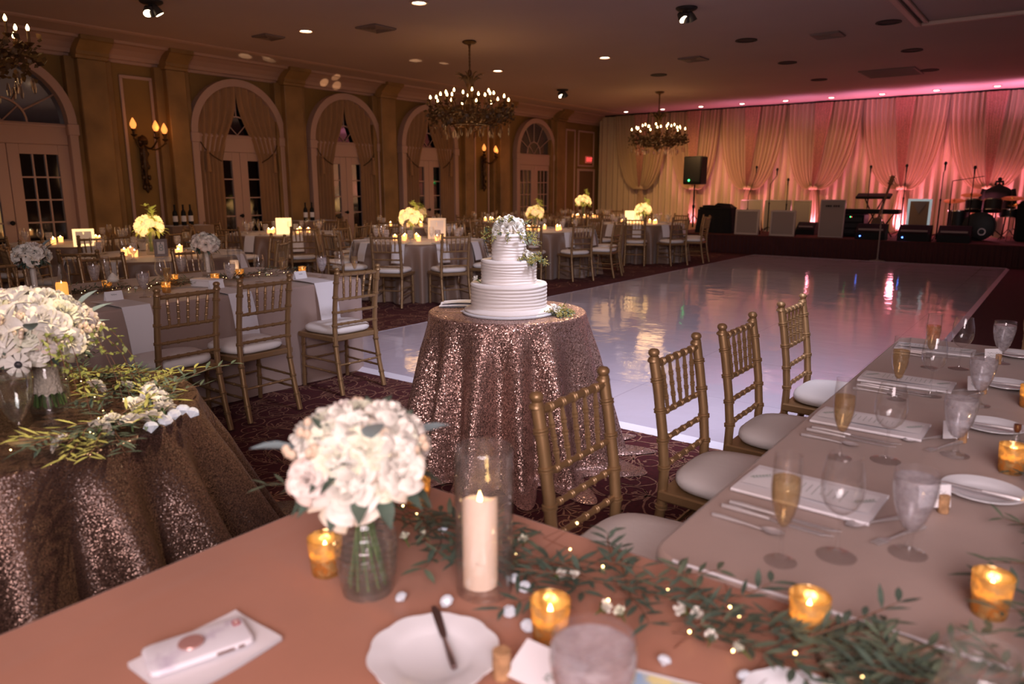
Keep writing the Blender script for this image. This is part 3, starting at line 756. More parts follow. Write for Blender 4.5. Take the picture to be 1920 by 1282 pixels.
# keyboards, mixer and cases
t = thing('equipment_rack', 'black equipment case with small lights, under the lower keyboard', 'case', (-3.95,18.0,SZ+.002))
obj('case', MB().bbox(-.30,.30,-.25,.25,0,.50,.02), M_black, t, smooth=False)
m = MB()
for z in (.12,.25,.38): m.box(-.26,.26,-.262,-.25,z-.045,z+.045)
obj('drawer_fronts', m, M_drum, t, smooth=False)
for i,(dx,c) in enumerate(((.02,M_green),(.05,M_exit))): obj('indicator_light', MB().ball((dx,-.265,.44),.010,6,4), c, t)
t = thing('keyboard', 'black keyboard with a row of pale keys lying on the equipment case', 'keyboard', (-3.62,18.05,SZ+.508))
obj('body', MB().bbox(-.62,.62,-.16,.16,0,.10,.015), M_black, t, smooth=False)
m = MB()
for k in range(46): m.box(-.60+k*.0185,-.585+k*.0185,-.14,-.02,.10,.108)
obj('keys', m, M_sheer, t, smooth=False)
obj('stand', MB().tube([(.2,.0,0),(.5,.0,-.50)],.015,6).tube([(.5,0,0),(.2,0,-.50)],.015,6), M_black, t)
t = thing('keyboard', 'upper black keyboard tilted on a raised stand below the pink drape', 'keyboard', (-3.62,18.40,SZ+.0))
obj('body', MB().bbox(-.36,.36,-.13,.13,0,.06,.012,Matrix.Translation((0,0,.86))@Matrix.Rotation(.3,4,'X')), M_black, t, smooth=False)
obj('stand', MB().tube([(-.2,.05,.85),(.2,.08,.01)],.015,6).tube([(.2,.05,.85),(-.2,.08,.01)],.015,6), M_black, t)
t = thing('bass_guitar', 'dark bass guitar standing tilted in front of the keyboards, neck up to the right', 'guitar', (-3.42,17.55,SZ+.01), 0)
M = Matrix.Rotation(.20,4,'Y')@Matrix.Rotation(-.15,4,'X')
b = MB(); n = 28; vs = []
for zz in (-.02,.02):
    for i in range(n):
        a = 2*pi*i/n; rr = .15+.035*cos(2*a)+.02*cos(3*a); vs.append((rr*.85*sin(a), zz, .24-rr*1.25*cos(a)))
b.add(vs, [tuple(range(n)),tuple(range(2*n-1,n-1,-1))]+[(i,(i+1)%n,n+(i+1)%n,n+i) for i in range(n)], M)
obj('body', b, M_guitar, t)
obj('neck', MB().bbox(-.024,.024,-.035,-.012,.38,1.16,.004,M).bbox(-.04,.04,-.03,-.01,1.16,1.36,.006,M), M_guitar, t)
m = MB()
for k in range(4):
    for s in (-1,1): m.ball((s*.052,-.02,1.19+.045*k),.014,6,4,M=M)
obj('tuning_pegs', m, M_chrome, t)
# drum kit
t = thing('drum_kit', 'black drum kit with brass cymbals at the right end of the stage', 'drum kit', (-1.45,18.3,SZ+.002))
MX = Matrix.Translation((-.05,-.25,.29))@Matrix.Rotation(pi/2,4,'X')
bd = obj('bass_drum', MB().lathe([(0,-.2),(.27,-.2),(.29,-.19),(.29,-.16),(.275,-.16),(.275,.16),(.29,.16),(.29,.19),(.27,.2),(0,.2)],32,M=MX), M_drum, t)
obj('drum_logo', MB().lathe([(.05,.203),(.075,.203),(.075,.206),(.05,.206)],24,M=MX@Matrix.Translation((.07,-.10,0)),closed=True), M_chrome, bd)
def drum(dx,dy,z,r,h,nm,tilt=0):
    M = Matrix.Translation((dx,dy,z))@Matrix.Rotation(tilt,4,'X')
    d_ = obj(nm, MB().lathe([(0,0),(r,0),(r,h),(0,h)],24,M=M), M_drum, t)
    obj('rim', MB().lathe([(r,h-.02),(r+.012,h-.02),(r+.012,h+.005),(r-.005,h+.005)],24,M=M).lathe([(r,0),(r+.012,0),(r+.012,.02),(r,.02)],24,M=M), M_chrome, d_)
    obj('drum_head', MB().lathe([(r-.006,h+.001),(0,h+.002)],20,M=M), M_sheer, d_)
    l = MB()
    for k in range(3): a = 2.1*k; l.tube([(dx+r*.6*cos(a),dy+r*.6*sin(a),z+.02),(dx+r*1.0*cos(a),dy+r*1.0*sin(a),.01)],.009,5)
    if z < .6: obj('legs', l, M_chrome, d_)
    return d_
drum(-.20,-.25,.60,.15,.22,'rack_tom',-.25); drum(.14,-.25,.60,.16,.23,'rack_tom',-.25); drum(.42,.1,.48,.18,.16,'snare_drum'); drum(-.48,.1,.22,.20,.38,'floor_tom')
for dx,dy,z,r in ((-.55,-.25,.80,.2),(-.30,.15,.92,.19),(.45,-.15,.86,.2),(.50,.35,.72,.15)):
    c = obj('cymbal', MB().lathe([(0,.03),(.03,.025),(.04,.012),(r,0),(r,-.002),(.04,.008),(0,.02)],28,M=Matrix.Translation((dx,dy,z))@Matrix.Rotation(.22,4,'X')), M_brass, t)
    s = MB().tube([(dx,dy,z+.05),(dx,dy,.2)],.010,6)
    for k in range(3): s.tube([(dx,dy,.25),(dx+.2*cos(2.1*k+.5),dy+.2*sin(2.1*k+.5),.01)],.008,5)
    obj('cymbal_stand', s, M_chrome, c)
# jacket on a stand behind the drums
t = thing('black_jacket', 'black jacket hung up on a stand behind the drum kit', 'jacket', (-1.31,19.0,SZ+.002))
def jk(u, v):
    a = u*2*pi; z = 1.16-.62*v; w = (.07+.21*min(1,v*5)**.6)*(1-.12*max(0,v-.3)) ; d_ = .05+.07*min(1,v*4)
    return (w*cos(a)*(1+.04*sin(5*a)*v), d_*sin(a)+.012*sin(9*a)*v, z-.10*(abs(cos(a))**2)*(1 if v<.05 else .6*(1-v)))
jm = MB().grid(jk, 40, 14, cu=True)
for s in (-1,1): jm.tube([(s*.24,0,1.04),(s*.285,-.01,.86),(s*.30,-.03,.66),(s*.28,-.05,.46)],[.065,.062,.055,.045],10)
obj('jacket', jm, M_blackc, t)
obj('collar', MB().tube([(-.07,-.05,1.14),(-.06,.03,1.20),(.06,.03,1.20),(.07,-.05,1.14)],.024,8), M_blackc, t)
s = MB().tube([(0,0,1.24),(0,0,.05)],.014,8).ball((0,0,1.25),.04)
for k in range(3): s.tube([(0,0,.2),(.22*cos(2.1*k),.22*sin(2.1*k),.01)],.01,5)
obj('hanger_stand', s, M_black, t)
m = MB().bbox(-.30,.38,-.25,.3,0,.78,.05)
m.add([(-.28,-.22,.78),(.36,-.22,.78),(.36,.28,.78),(-.28,.28,.78),(-.05,-.1,.90),(.30,-.05,.95),(.30,.2,.93),(.0,.2,.88)],[(0,1,5,4),(1,2,6,5),(2,3,7,6),(3,0,4,7),(4,5,6,7)])
tag(obj('covered_amplifier', m, M_blackc, loc=(-.60,18.4,SZ+.002), smooth=False), 'bulky black covered amplifier at the far right end of the stage', 'amplifier')
t = thing('tapered_uplight_column', 'pale tapered column behind the drums', 'column', (-1.28,19.45,SZ+.002))
obj('shaft', MB().lathe([(0,0),(.13,0),(.07,.62),(0,.62)],16), M_sheer, t)
# black draped table with cases, loudspeaker on a stand
t = thing('draped_table', 'table under a black floor-length cloth at the left end of the stage', 'table', (-6.92,17.55,SZ+.002))
m = MB(); n = 64
def bt(u,v):
    a = u*2*pi; c,s = cos(a),sin(a); k = 1/max(abs(c)/.42, abs(s)/.26); f = 1+.10*v*(1+.6*sin(a*12))
    return (c*k*f, s*k*f, .56-.555*v)
m.grid(bt, n, 6, cu=True); m.add([bt(i/n,0) for i in range(n)],[tuple(range(n))])
obj('black_cloth', m, M_blackc, t)
m = MB().bbox(-.40,.40,-.2,.2,0,.05,.01).bbox(-.34,.1,-.16,.16,.05,.09,.01).add([(-.1,-.15,.05),(.38,-.15,.05),(.38,.15,.05),(-.1,.15,.05),(.02,-.08,.15),(.30,-.06,.13),(.3,.1,.12),(.0,.1,.14)],[(0,1,5,4),(1,2,6,5),(2,3,7,6),(3,0,4,7),(4,5,6,7)])
tag(obj('mixing_console', m, M_black, loc=(-6.92,17.55,SZ+.566), smooth=False), 'low black mixing console with a crumpled cover on the black draped table', 'mixer')
t = thing('loudspeaker', 'black loudspeaker with a green light, raised on a pole stand before the drapes', 'loudspeaker', (-7.62,17.7,1.575), 0)
obj('cabinet', MB().bbox(-.235,.235,-.19,.19,0,.68,.02), M_black, t, smooth=False)
obj('grille', MB().bbox(-.21,.21,-.20,-.185,.06,.65,.01), M_drum, t, smooth=False)
obj('power_light', MB().ball((-.07,-.205,.10),.022,8,5), M_green, t)
t = thing('speaker_stand', 'black pole stand under the raised loudspeaker', 'speaker stand', (-7.62,17.7,SZ))
obj('pole', MB().tube([(0,0,.1),(0,0,1.15)],.022,8).lathe([(0,-.05),(.035,-.05),(.035,.03),(0,.03)],10,(0,0,.62)), M_black, t)
for k in range(3): obj('leg', MB().tube([(0,0,.42),(.34*cos(2.1*k+.3),.34*sin(2.1*k+.3)*.8,.012)],.013,6), M_black, t)

# ------------------------------------------------------------------ chiavari chair
def bamboo(mb, path, r, rings, n=8, ends=(1,1)):
    P = [Vector(p) for p in path]; L = [0]
    for a,b in zip(P, P[1:]): L.append(L[-1]+(b-a).length)
    T = L[-1]
    def at(s):
        s = max(0,min(T,s))
        for i in range(len(P)-1):
            if s <= L[i+1]+1e-9: return P[i].lerp(P[i+1], (s-L[i])/max(1e-9,L[i+1]-L[i]))
        return P[-1]
    S = [(0,ends[0]),(T,ends[1])]+[(l,1) for l in L[1:-1]]
    for g in rings:
        s = g*T
        for d,k in ((-.009,1),(-.007,1.25),(-.002,1.25),(0,1.02),(.002,1.25),(.007,1.25),(.009,1)): S.append((s+d,k))
    S = sorted(x for x in S if 0 <= x[0] <= T); Q = [S[0]]
    for x in S[1:]:
        if x[0]-Q[-1][0] > 1e-5: Q.append(x)
    mb.tube([at(s) for s,_ in Q], [r*k for _,k in Q], n)
    return mb
def make_chair():
    t = thing('chiavari_chair', '', 'chair', (0,0,0))
    hw = .182
    def bp(s):  # rear post: foot splayed back, bowed, top leaning back
        return [(s*.192,-.265,.006),(s*.188,-.225,.18),(s*.184,-.196,.36),(s*hw,-.192,.50),(s*hw,-.205,.64),(s*hw,-.228,.79),(s*hw,-.250,.905)]
    for s in (-1,1):
        m = bamboo(MB(), bp(s), .0185, (.12,.26,.40,.56,.67,.79,.91), 10)
        m.lathe([(.0185,-.020),(.022,-.016),(.0215,-.010),(.016,-.004),(.013,.001),(.017,.006),(.0205,.013),(.0195,.021),(.013,.028),(0,.031)], 14, bp(s)[-1])
        obj('rear_post', m, M_gold, t)
        obj('front_leg', bamboo(MB(), [(s*.2,.200,.006),(s*.198,.185,.40)],   .0155, (.22,.42,.62,.82), 8), M_gold, t)
    # seat frame, trapezoid
    def ring(z, i): return [(-.205+i,-.195+i,z),(.205-i,-.195+i,z),(.225-i,.20-i,z),(-.225+i,.20-i,z)]
    vs = ring(.392,.0)+ring(.398,-.004)+ring(.424,-.004)+ring(.430,.0)
    obj('seat_frame', MB().add(vs, [(3,2,1,0),(12,13,14,15)]+[(k*4+i,k*4+(i+1)%4,k*4+4+(i+1)%4,k*4+4+i) for k in range(3) for i in range(4)]), M_gold, t, smooth=False)
    # plump cushion
    def cu(u, v):
        a = u*2*pi; c, s = cos(a), sin(a); e = .55
        sx = math.copysign(abs(c)**e, c); sy = math.copysign(abs(s)**e, s); w = .20+.018*sy
        pr = [(.90,.431),(1.0,.438),(1.045,.455),(1.03,.475),(.93,.489),(.6,.498),(.25,.502),(.0,.502)]
        k = v*(len(pr)-1); i = min(int(k), len(pr)-2); f = k-i; q = pr[i][0]+(pr[i+1][0]-pr[i][0])*f; z = pr[i][1]+(pr[i+1][1]-pr[i][1])*f
        return (sx*w*q, .010+sy*.188*q, z)
    obj('cushion', MB().grid(cu, 36, 7, cu=True), M_cush, t, sharp=3)
    ty = lambda z: -.192-(z-.50)*.142 if z > .5 else -.19
    obj('top_rail', bamboo(MB(), [(-hw,ty(.878),.878),(hw,ty(.878),.878)], .0125, (.16,.33,.5,.67,.84), 8), M_gold, t)
    for z in (.70,.605,.515):
        obj('back_rail', bamboo(MB(), [(-hw,ty(z),z),(hw,ty(z),z)], .0098, (.16,.33,.5,.67,.84), 8), M_gold, t)
    for k in range(5):
        x = -.118+.059*k
        obj('spindle', bamboo(MB(), [(x*1.06,ty(.872),.872),(x*.94,ty(.705),.705)], .0082, (.28,.5,.74), 6, (.7,.9)), M_gold, t)
    for z in (.16,.24):
        for s in (-1,1):
            obj('side_stretcher', bamboo(MB(), [(s*.199,.190,z),(s*.189,-.215,z)], .0080, (.25,.5,.75), 6), M_gold, t)
    for z in (.21,.30): obj('front_stretcher', bamboo(MB(), [(-.198,.19,z),(.198,.19,z)], .0080, (.25,.5,.75), 6), M_gold, t)
    obj('rear_stretcher', bamboo(MB(), [(-.188,-.220,.22),(.188,-.220,.22)], .0080, (.25,.5,.75), 6), M_gold, t)
    return t
CH = Kit(make_chair())
# right table, facing +X
nm = ['nearest','second nearest','third','fourth and farthest']
for i, y in enumerate((1.770,2.470,3.080,3.830)):
    CH.place((-.862+.008*i, y, 0), -pi/2, 'gold bamboo chair with ivory cushion at the right table, %s in the row' % nm[i], 'chairs along the right table')
nm = ['nearest the white bouquet','middle one of the row','farthest, beside the dance floor']
for i, y in enumerate((2.235,2.770,3.570)):
    CH.place((-4.285-.02*i, y, 0), pi/2+(.0,.0,-.06)[i], 'gold bamboo chair before the left long table, %s' % nm[i], 'chairs along the grey long table')
nm = ['nearest the left edge','middle one','farthest one']
for i, y in enumerate((2.15,2.93,3.75)):
    CH.place((-6.40, y, 0), -pi/2, 'gold chair on the far side of the left long table, %s' % nm[i], 'chairs on the far side of the grey long table')
CH.place((.02,7.05,0), 0, 'gold chair at the right edge beyond the dance floor, only one leg in view', 'chairs at the right edge')

# ------------------------------------------------------------------ tables and cloths
TZ = .76
def rrect(u, hx, hy, rc):
    """point on a rounded rectangle, u in 0..1 from the +x side; returns x, y, nx, ny"""
    seg = [(2*(hy-rc)), pi/2*rc, 2*(hx-rc), pi/2*rc]*2; T = sum(seg); s = (u % 1)*T
    cs = [(hx-rc,hy-rc,0),(-(hx-rc),hy-rc,pi/2),(-(hx-rc),-(hy-rc),pi),(hx-rc,-(hy-rc),1.5*pi)]
    for k in range(8):
        if s <= seg[k] or k == 7:
            q = k//2
            if k % 2 == 0:
                a = q*pi/2; nx, ny = cos(a), sin(a)
                if q == 0: return hx, -(hy-rc)+s, nx, ny
                if q == 1: return (hx-rc)-s, hy, nx, ny
                if q == 2: return -hx, (hy-rc)-s, nx, ny
                return -(hx-rc)+s, -hy, nx, ny
            cx, cy, a0 = cs[q]; a = a0 + s/max(rc,1e-6)
            return cx+rc*cos(a), cy+rc*sin(a), cos(a), sin(a)
        s -= seg[k]
def long_table(x0, x1, y0, y1, label, clabel, mat, z=TZ, folds=26, amp=.02, rc=.07, hem=.03, seed=1):
    cx, cy, hx, hy = (x0+x1)/2, (y0+y1)/2, (x1-x0)/2, (y1-y0)/2
    t = thing('banquet_table', label, 'table', (cx,cy,0))
    obj('tabletop', MB().bbox(-hx+.035,hx-.035,-hy+.035,hy-.035,z-.04,z-.006,.008), M_black, t, smooth=False)
    for sx in (-1,1):
        for sy in (-1,1): obj('leg', MB().tube([(sx*(hx-.2),sy*(hy-.25),.0),(sx*(hx-.2),sy*(hy-.25),z-.04)],.018,8), M_black, t)
    r_ = random.Random(seed); ph = [r_.uniform(0,6.28) for _ in range(4)]
    nu = 260; m = MB()
    prof = [(0,0,0),(-.002,-.0,0)]
    def sk(u, v):
        x,y,nx,ny = rrect(u, hx, hy, rc)
        if v < .12:
            k = v/.12*pi/2; o = -.012*(1-sin(k)); zz = z-.012*(1-cos(k)); return (x+nx*o, y+ny*o, zz)
        w = (v-.12)/.88
        f = amp*(w**.7)*(sin(2*pi*u*folds+ph[0]+w*.8)*.6+sin(2*pi*u*folds*.37+ph[1])*.5) + hem*w
        return (x+nx*f, y+ny*f, z-.012-(z-.018)*w)
    m.grid(sk, nu, 16, cu=True)
    # top: concentric rings with faint press creases
    def tp(u, v):
        x,y,nx,ny = rrect(u, hx, hy, rc); k = 1-v; x -= nx*.012; y -= ny*.012
        X, Y = x*k, y*k
        cr = .0030*(math.exp(-((X-hx*.32)/.012)**2)+math.exp(-((Y-hy*.15)/.012)**2)+math.exp(-((X+hx*.42)/.012)**2)+.8*math.exp(-((X+hx-.10+.06*Y)/.010)**2))
        return (X, Y, z + cr*min(1, v*6))
    m.grid(tp, nu, 60, cu=True)
    c = obj('tablecloth', m, mat, None, loc=(cx,cy,0), sharp=3)
    tag(c, clabel, 'tablecloth')
    return t, c
long_table(-1.335,.95,.16,1.242,'long head table in the foreground, under the copper cloth','copper-pink cloth over the foreground table, with press creases', M_rose, TZ, rc=.05, folds=14, seed=3)
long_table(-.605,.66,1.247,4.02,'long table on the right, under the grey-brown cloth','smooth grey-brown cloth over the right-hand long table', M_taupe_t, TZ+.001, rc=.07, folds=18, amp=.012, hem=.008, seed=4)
hx_ = 1.2; tag(obj('cloth_hem', MB().tube([(-.545,1.2505,TZ+.001),(.58,1.2505,TZ+.001)],.0035,6), M_nap), 'pale stitched hem along the near edge of the grey-brown cloth', 'hem')
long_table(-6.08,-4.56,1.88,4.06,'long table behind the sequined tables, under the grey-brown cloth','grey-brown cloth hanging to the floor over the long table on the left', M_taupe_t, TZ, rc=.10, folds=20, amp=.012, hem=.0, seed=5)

def round_cloth(cx, cy, R, mat, label, foot, amp, folds, seed, tl, z=TZ, nu=300, puddle=0, nv=22):
    t = thing('round_table', tl, 'table', (cx,cy,0))
    obj('tabletop', MB().lathe([(0,z-.04),(R-.02,z-.04),(R-.012,z-.03),(R-.012,z-.008),(0,z-.006)],40), M_black, t)
    obj('pedestal', MB().lathe([(0,0),(.30,0),(.30,.02),(.05,.05),(.045,z-.08),(.15,z-.04),(0,z-.04)],20), M_black, t)
    r_ = random.Random(seed); P = [(r_.uniform(.75,1.3), r_.uniform(0,6.28)) for _ in range(5)]
    def fn(u, v):
        a = u*2*pi
        if v <= .3:
            k = v/.3; rr = R*k; return (rr*cos(a), rr*sin(a), z)
        if v <= .36:
            k = (v-.3)/.06*pi/2; rr = R+.012*sin(k)
            return (rr*cos(a), rr*sin(a), z-.012*(1-cos(k)))
        w = (v-.36)/.64
        ph = a*folds + .9*sin(a*3+P[0][1]) + .6*sin(a*5+P[1][1])
        f = .5+.5*sin(ph); f2 = .5+.5*sin(a*folds*.5+P[2][1])
        rr = R+.012 + (foot-R)*(w**1.05)*(.62+.38*f) + amp*(f-.5)*min(1,w*4)*(.42+.75*w) + .5*amp*(f2-.5)*w
        zz = z-.012-(z-.016)*min(1,w*(1+puddle))
        if puddle and w > 1/(1+puddle):
            q = (w-1/(1+puddle))*(1+puddle)/puddle; rr += .10*q*(.5+f); zz = .006+.028*sin(q*pi)*(1-f*.4)
        return (rr*cos(a), rr*sin(a), max(zz,.004))
    c = obj('tablecloth', MB().grid(fn, nu, nv*2, cu=True), mat, None, loc=(cx,cy,0), sharp=3)
    tag(c, label, 'tablecloth')
    return t
CKX, CKY, CKZ, CKS = -2.430, 3.182, .82, .917
round_cloth(CKX, CKY, .424, M_seq, 'rose-gold sequined cloth on the cake table, falling in folds to the carpet', .63, .085, 14, 11, 'small round cake table under the rose-gold sequined cloth', z=CKZ, puddle=.10)
SWX, SWY = -2.75, .78
round_cloth(SWX, SWY, .645, M_seq2, 'bronze sequined cloth on the round table at the left edge', 1.0, .085, 16, 14, 'round table at the left edge under the bronze sequined cloth', puddle=.03)

RT = {  # centre, chairs, offset (deg), where
 'A': (-7.38, 7.60, 10, -63, 'left of the cake'),
 'B': (-10.35,7.50, 8, -70, 'by the nearest curtains'),
 'E': (-8.05, 4.15, 8, -100, 'bearing number 8'),
 'F': (-10.72,4.45, 8, -60, 'by the left doors'),
 'C': (-7.45,10.80, 10, -28, 'right of the cake'),
 'D': (-7.25,14.10, 10, -66, 'nearest the stage'),
 'G': (-10.35,10.4, 8, -60, 'by the farthest curtains'),
 'I': (-9.9,16.25, 8, -50, 'in the far corner'),
 'H': (-10.35,13.3, 8, -40, 'below the second sconce'),
}
W10 = ['nearest side','near right side','right side','back right side','far right side','far side','far left side','back left side','left side','near left side']
W8 = ['near side','near right side','right side','far right side','far side','far left side','left side','near left side']
def toward(cx, cy): return math.atan2(-cy, -cx)     # direction from a table to the viewpoint at the origin
napm = MB()
def mk_nap():
    m = MB(); w = .085
    pts = [(-.16,.003),(-.05,.003),(.004,.003),(.018,-.004),(.028,-.03),(.058,-.12),(.085,-.24)]
    for k,(y,z) in enumerate(pts): m.v += [(-w,y,z),(w,y,z),(-w,y-.004,z-.003),(w,y-.004,z-.003)]
    for k in range(len(pts)-1):
        b = k*4; m.f += [(b,b+1,b+5,b+4),(b+2,b+6,b+7,b+3),(b,b+4,b+6,b+2),(b+1,b+3,b+7,b+5)]
    m.f += [(0,2,3,1),(24,25,27,26)]
    return m.mesh('napkin', True)
NAP = mk_nap()
# simple stemware for the far tables
GOB = MB().lathe([(0,0),(.034,.002),(.03,.006),(.008,.012),(.006,.04),(.010,.06),(.03,.08),(.040,.12),(.037,.17)],10).mesh('goblet')
WGL = MB().lathe([(0,0),(.034,.002),(.006,.008),(.004,.09),(.02,.105),(.040,.14),(.038,.18),(.031,.215)],10).mesh('wine_glass')
VOT = MB().lathe([(0,0),(.028,0),(.033,.07),(.030,.07),(.026,.012)],10).mesh('votive')
VFL = MB().lathe([(0,0),(.012,.01),(.010,.03),(0,.045)],6).mesh('flame')
PLT = MB().lathe([(0,.003),(.05,.003),(.085,.012),(.08,.014),(.05,.006),(0,.006)],16).mesh('plate')
lights = []
for key,(cx,cy,n,off,where) in RT.items():
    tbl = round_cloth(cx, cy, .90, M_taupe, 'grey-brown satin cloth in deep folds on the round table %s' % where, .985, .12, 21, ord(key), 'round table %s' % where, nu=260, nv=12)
    base = off*D2R
    tv = toward(cx, cy)
    for k in range(n):
        a = base + 2*pi*k/n
        if cx+1.3*cos(a) < -11.6 or (key == 'E' and cos(a) > .9): continue
        rel = ((a-tv)/(2*pi)*n) % n; idx = int(round(rel)) % n
        W = W10 if n == 10 else W8
        d = 1.19 if key == 'D' else 1.17
        if key == 'A' and idx == 0: pass
        CH.place((cx+d*cos(a), cy+d*sin(a), 0), a+pi/2, 'gold chair on the %s of the round table %s' % (W[idx], where), 'chairs at the round table '+where)
        # one setting per chair: hanging napkin, goblet, wine glass
        M = (cx+.905*cos(a), cy+.905*sin(a), TZ+.006)
        o = obj('hanging_napkin', NAP, M_nap, loc=M, rot=(0,0,a+pi/2)); o.rotation_euler = (0,0,a+pi/2+pi)
        o.rotation_euler = (0,0,a-pi/2)
        tag(o, 'white napkin hanging over the %s of the round table %s' % (W[idx], where), 'napkin', 'napkins on the round table '+where)
        for nm_, me, mt_, dr, da, w in (('water_goblet',GOB,M_ice,.60,.10,'water goblet'),('wine_glass',WGL,M_glass,.62,-.06,'empty wine glass')):
            x, y = cx+dr*cos(a+da), cy+dr*sin(a+da)
            tag(obj(nm_, me, mt_, loc=(x,y,TZ+.001)), '%s at the %s of the round table %s' % (w, W[idx], where), 'glass', '%ss on the round table %s' % (w, where))
    r_ = random.Random(ord(key)); nv = 8
    for k in range(nv):
        a = tv+2*pi*k/nv+r_.uniform(-.2,.2); rr = r_.uniform(.24,.40); x, y = cx+rr*cos(a), cy+rr*sin(a)
        v = obj('votive_candle', VOT, M_vglow, loc=(x,y,TZ+.001)); obj('flame', VFL, M_vhot, v, loc=(0,0,.045))
        rel = k
        tag(v, 'small glowing votive, %s of the centrepiece, round table %s' % (W8[rel], where), 'candle', 'votives on the round table '+where)
    lights.append((cx, cy))

# ------------------------------------------------------------------ flowers and greenery
def leaf(mb, p, d, l, w, droop=.3, up=None, n=4, fold=.15):
    p = Vector(p); d = Vector(d).normalized()
    up = Vector(up) if up else Vector((0,0,1))
    s = d.cross(up)
    s = s.normalized() if s.length > 1e-4 else Vector((1,0,0))
    nn = s.cross(d).normalized(); vs = []
    for i in range(n+1):
        t = i/n; c = p + d*l*t - nn*(droop*l*t*t); ww = w*.5*(sin(min(1,t*1.02)*pi)**.7 if 0 < t < 1 else .04)
        vs += [c - s*ww + nn*ww*fold, c, c + s*ww + nn*ww*fold]
    fs = []
    for i in range(n):
        b = i*3; fs += [(b,b+1,b+4,b+3),(b+1,b+2,b+5,b+4)]
    mb.add([tuple(v) for v in vs], fs)
def rose_mesh(name, seed, rings=((.12,.98,3,1.4,0),(.24,1.02,3,1.3,.02),(.37,1.02,4,1.05,.05),(.50,.96,4,1.0,.08),(.64,.86,5,.85,.11),(.78,.72,5,.80,.14),(.92,.52,6,.70,.17)), nu=6, nv=5):
    r = random.Random(seed); m = MB()
    for j,(R,H,n,W,c) in enumerate(rings):
        a0 = r.uniform(0,6.28)
        for k in range(n):
            a = a0+2*pi*k/n+r.uniform(-.12,.12); h0 = H+r.uniform(-.05,.05); cc = c*r.uniform(.7,1.5)
            def fn(u, v, a=a, R=R, H=h0, W=W, cc=cc):
                q = (u-.5)*2; th = a+q*W*(.35+.65*v**.6)*(1-.42*v**5)
                rho = R*(.30+.78*v**1.15)*(v**.35)*(1+.09*q)+cc*(.6*v**3+.5*v**6)
                z = -.55+H*(1.25*v-.25*v*v)-cc*1.1*v**5-.30*H*abs(q)**2.6*v
                return (rho*cos(th), rho*sin(th), z)
            m.grid(fn, nu, nv)
    return m.mesh(name, True, 3)
ROSES = [rose_mesh('rose_petals', s) for s in (1,2,3)]
RANS = [rose_mesh('ranunculus_petals', s, ((.14,.72,4,1.2,0),(.28,.78,5,.9,0),(.42,.80,6,.8,.0),(.56,.80,7,.7,.02),(.70,.76,7,.66,.03),(.84,.66,8,.62,.06),(.97,.5,8,.6,.1)), 4, 4) for s in (4,5)]
BUD = rose_mesh('rosebud_petals', 6, ((.2,1.2,3,1.3,0),(.38,1.15,4,1.0,.02),(.55,.95,5,.8,.06)), 4, 4)
CAL = MB()
for k in range(5): leaf(CAL, (0,0,-.55), (cos(k*1.257), sin(k*1.257), .55), .75, .34, .1, (0,0,1))
CAL.tube([(0,0,-.45),(0,0,-.75),(.05,0,-1.5)],[.2,.09,.07],6)
CAL = CAL.mesh('rosebud_calyx')
LILY = MB()
for k in range(6):
    a = k*pi/3
    def fn(u,v,a=a):
        q=(u-.5)*2; w=.36*sin(max(.05,min(.98,v))*pi)**.8; rho=.1+1.0*v; z=-.3+.75*v-.55*v**3
        return (rho*cos(a)-q*w*sin(a), rho*sin(a)+q*w*cos(a), z-.12*q*q*0+.1*abs(q))
    LILY.grid(fn,4,6)
LILY = LILY.mesh('lily_petals', True, 3)
def orient(d): return Vector(d).to_track_quat('Z','Y').to_euler()
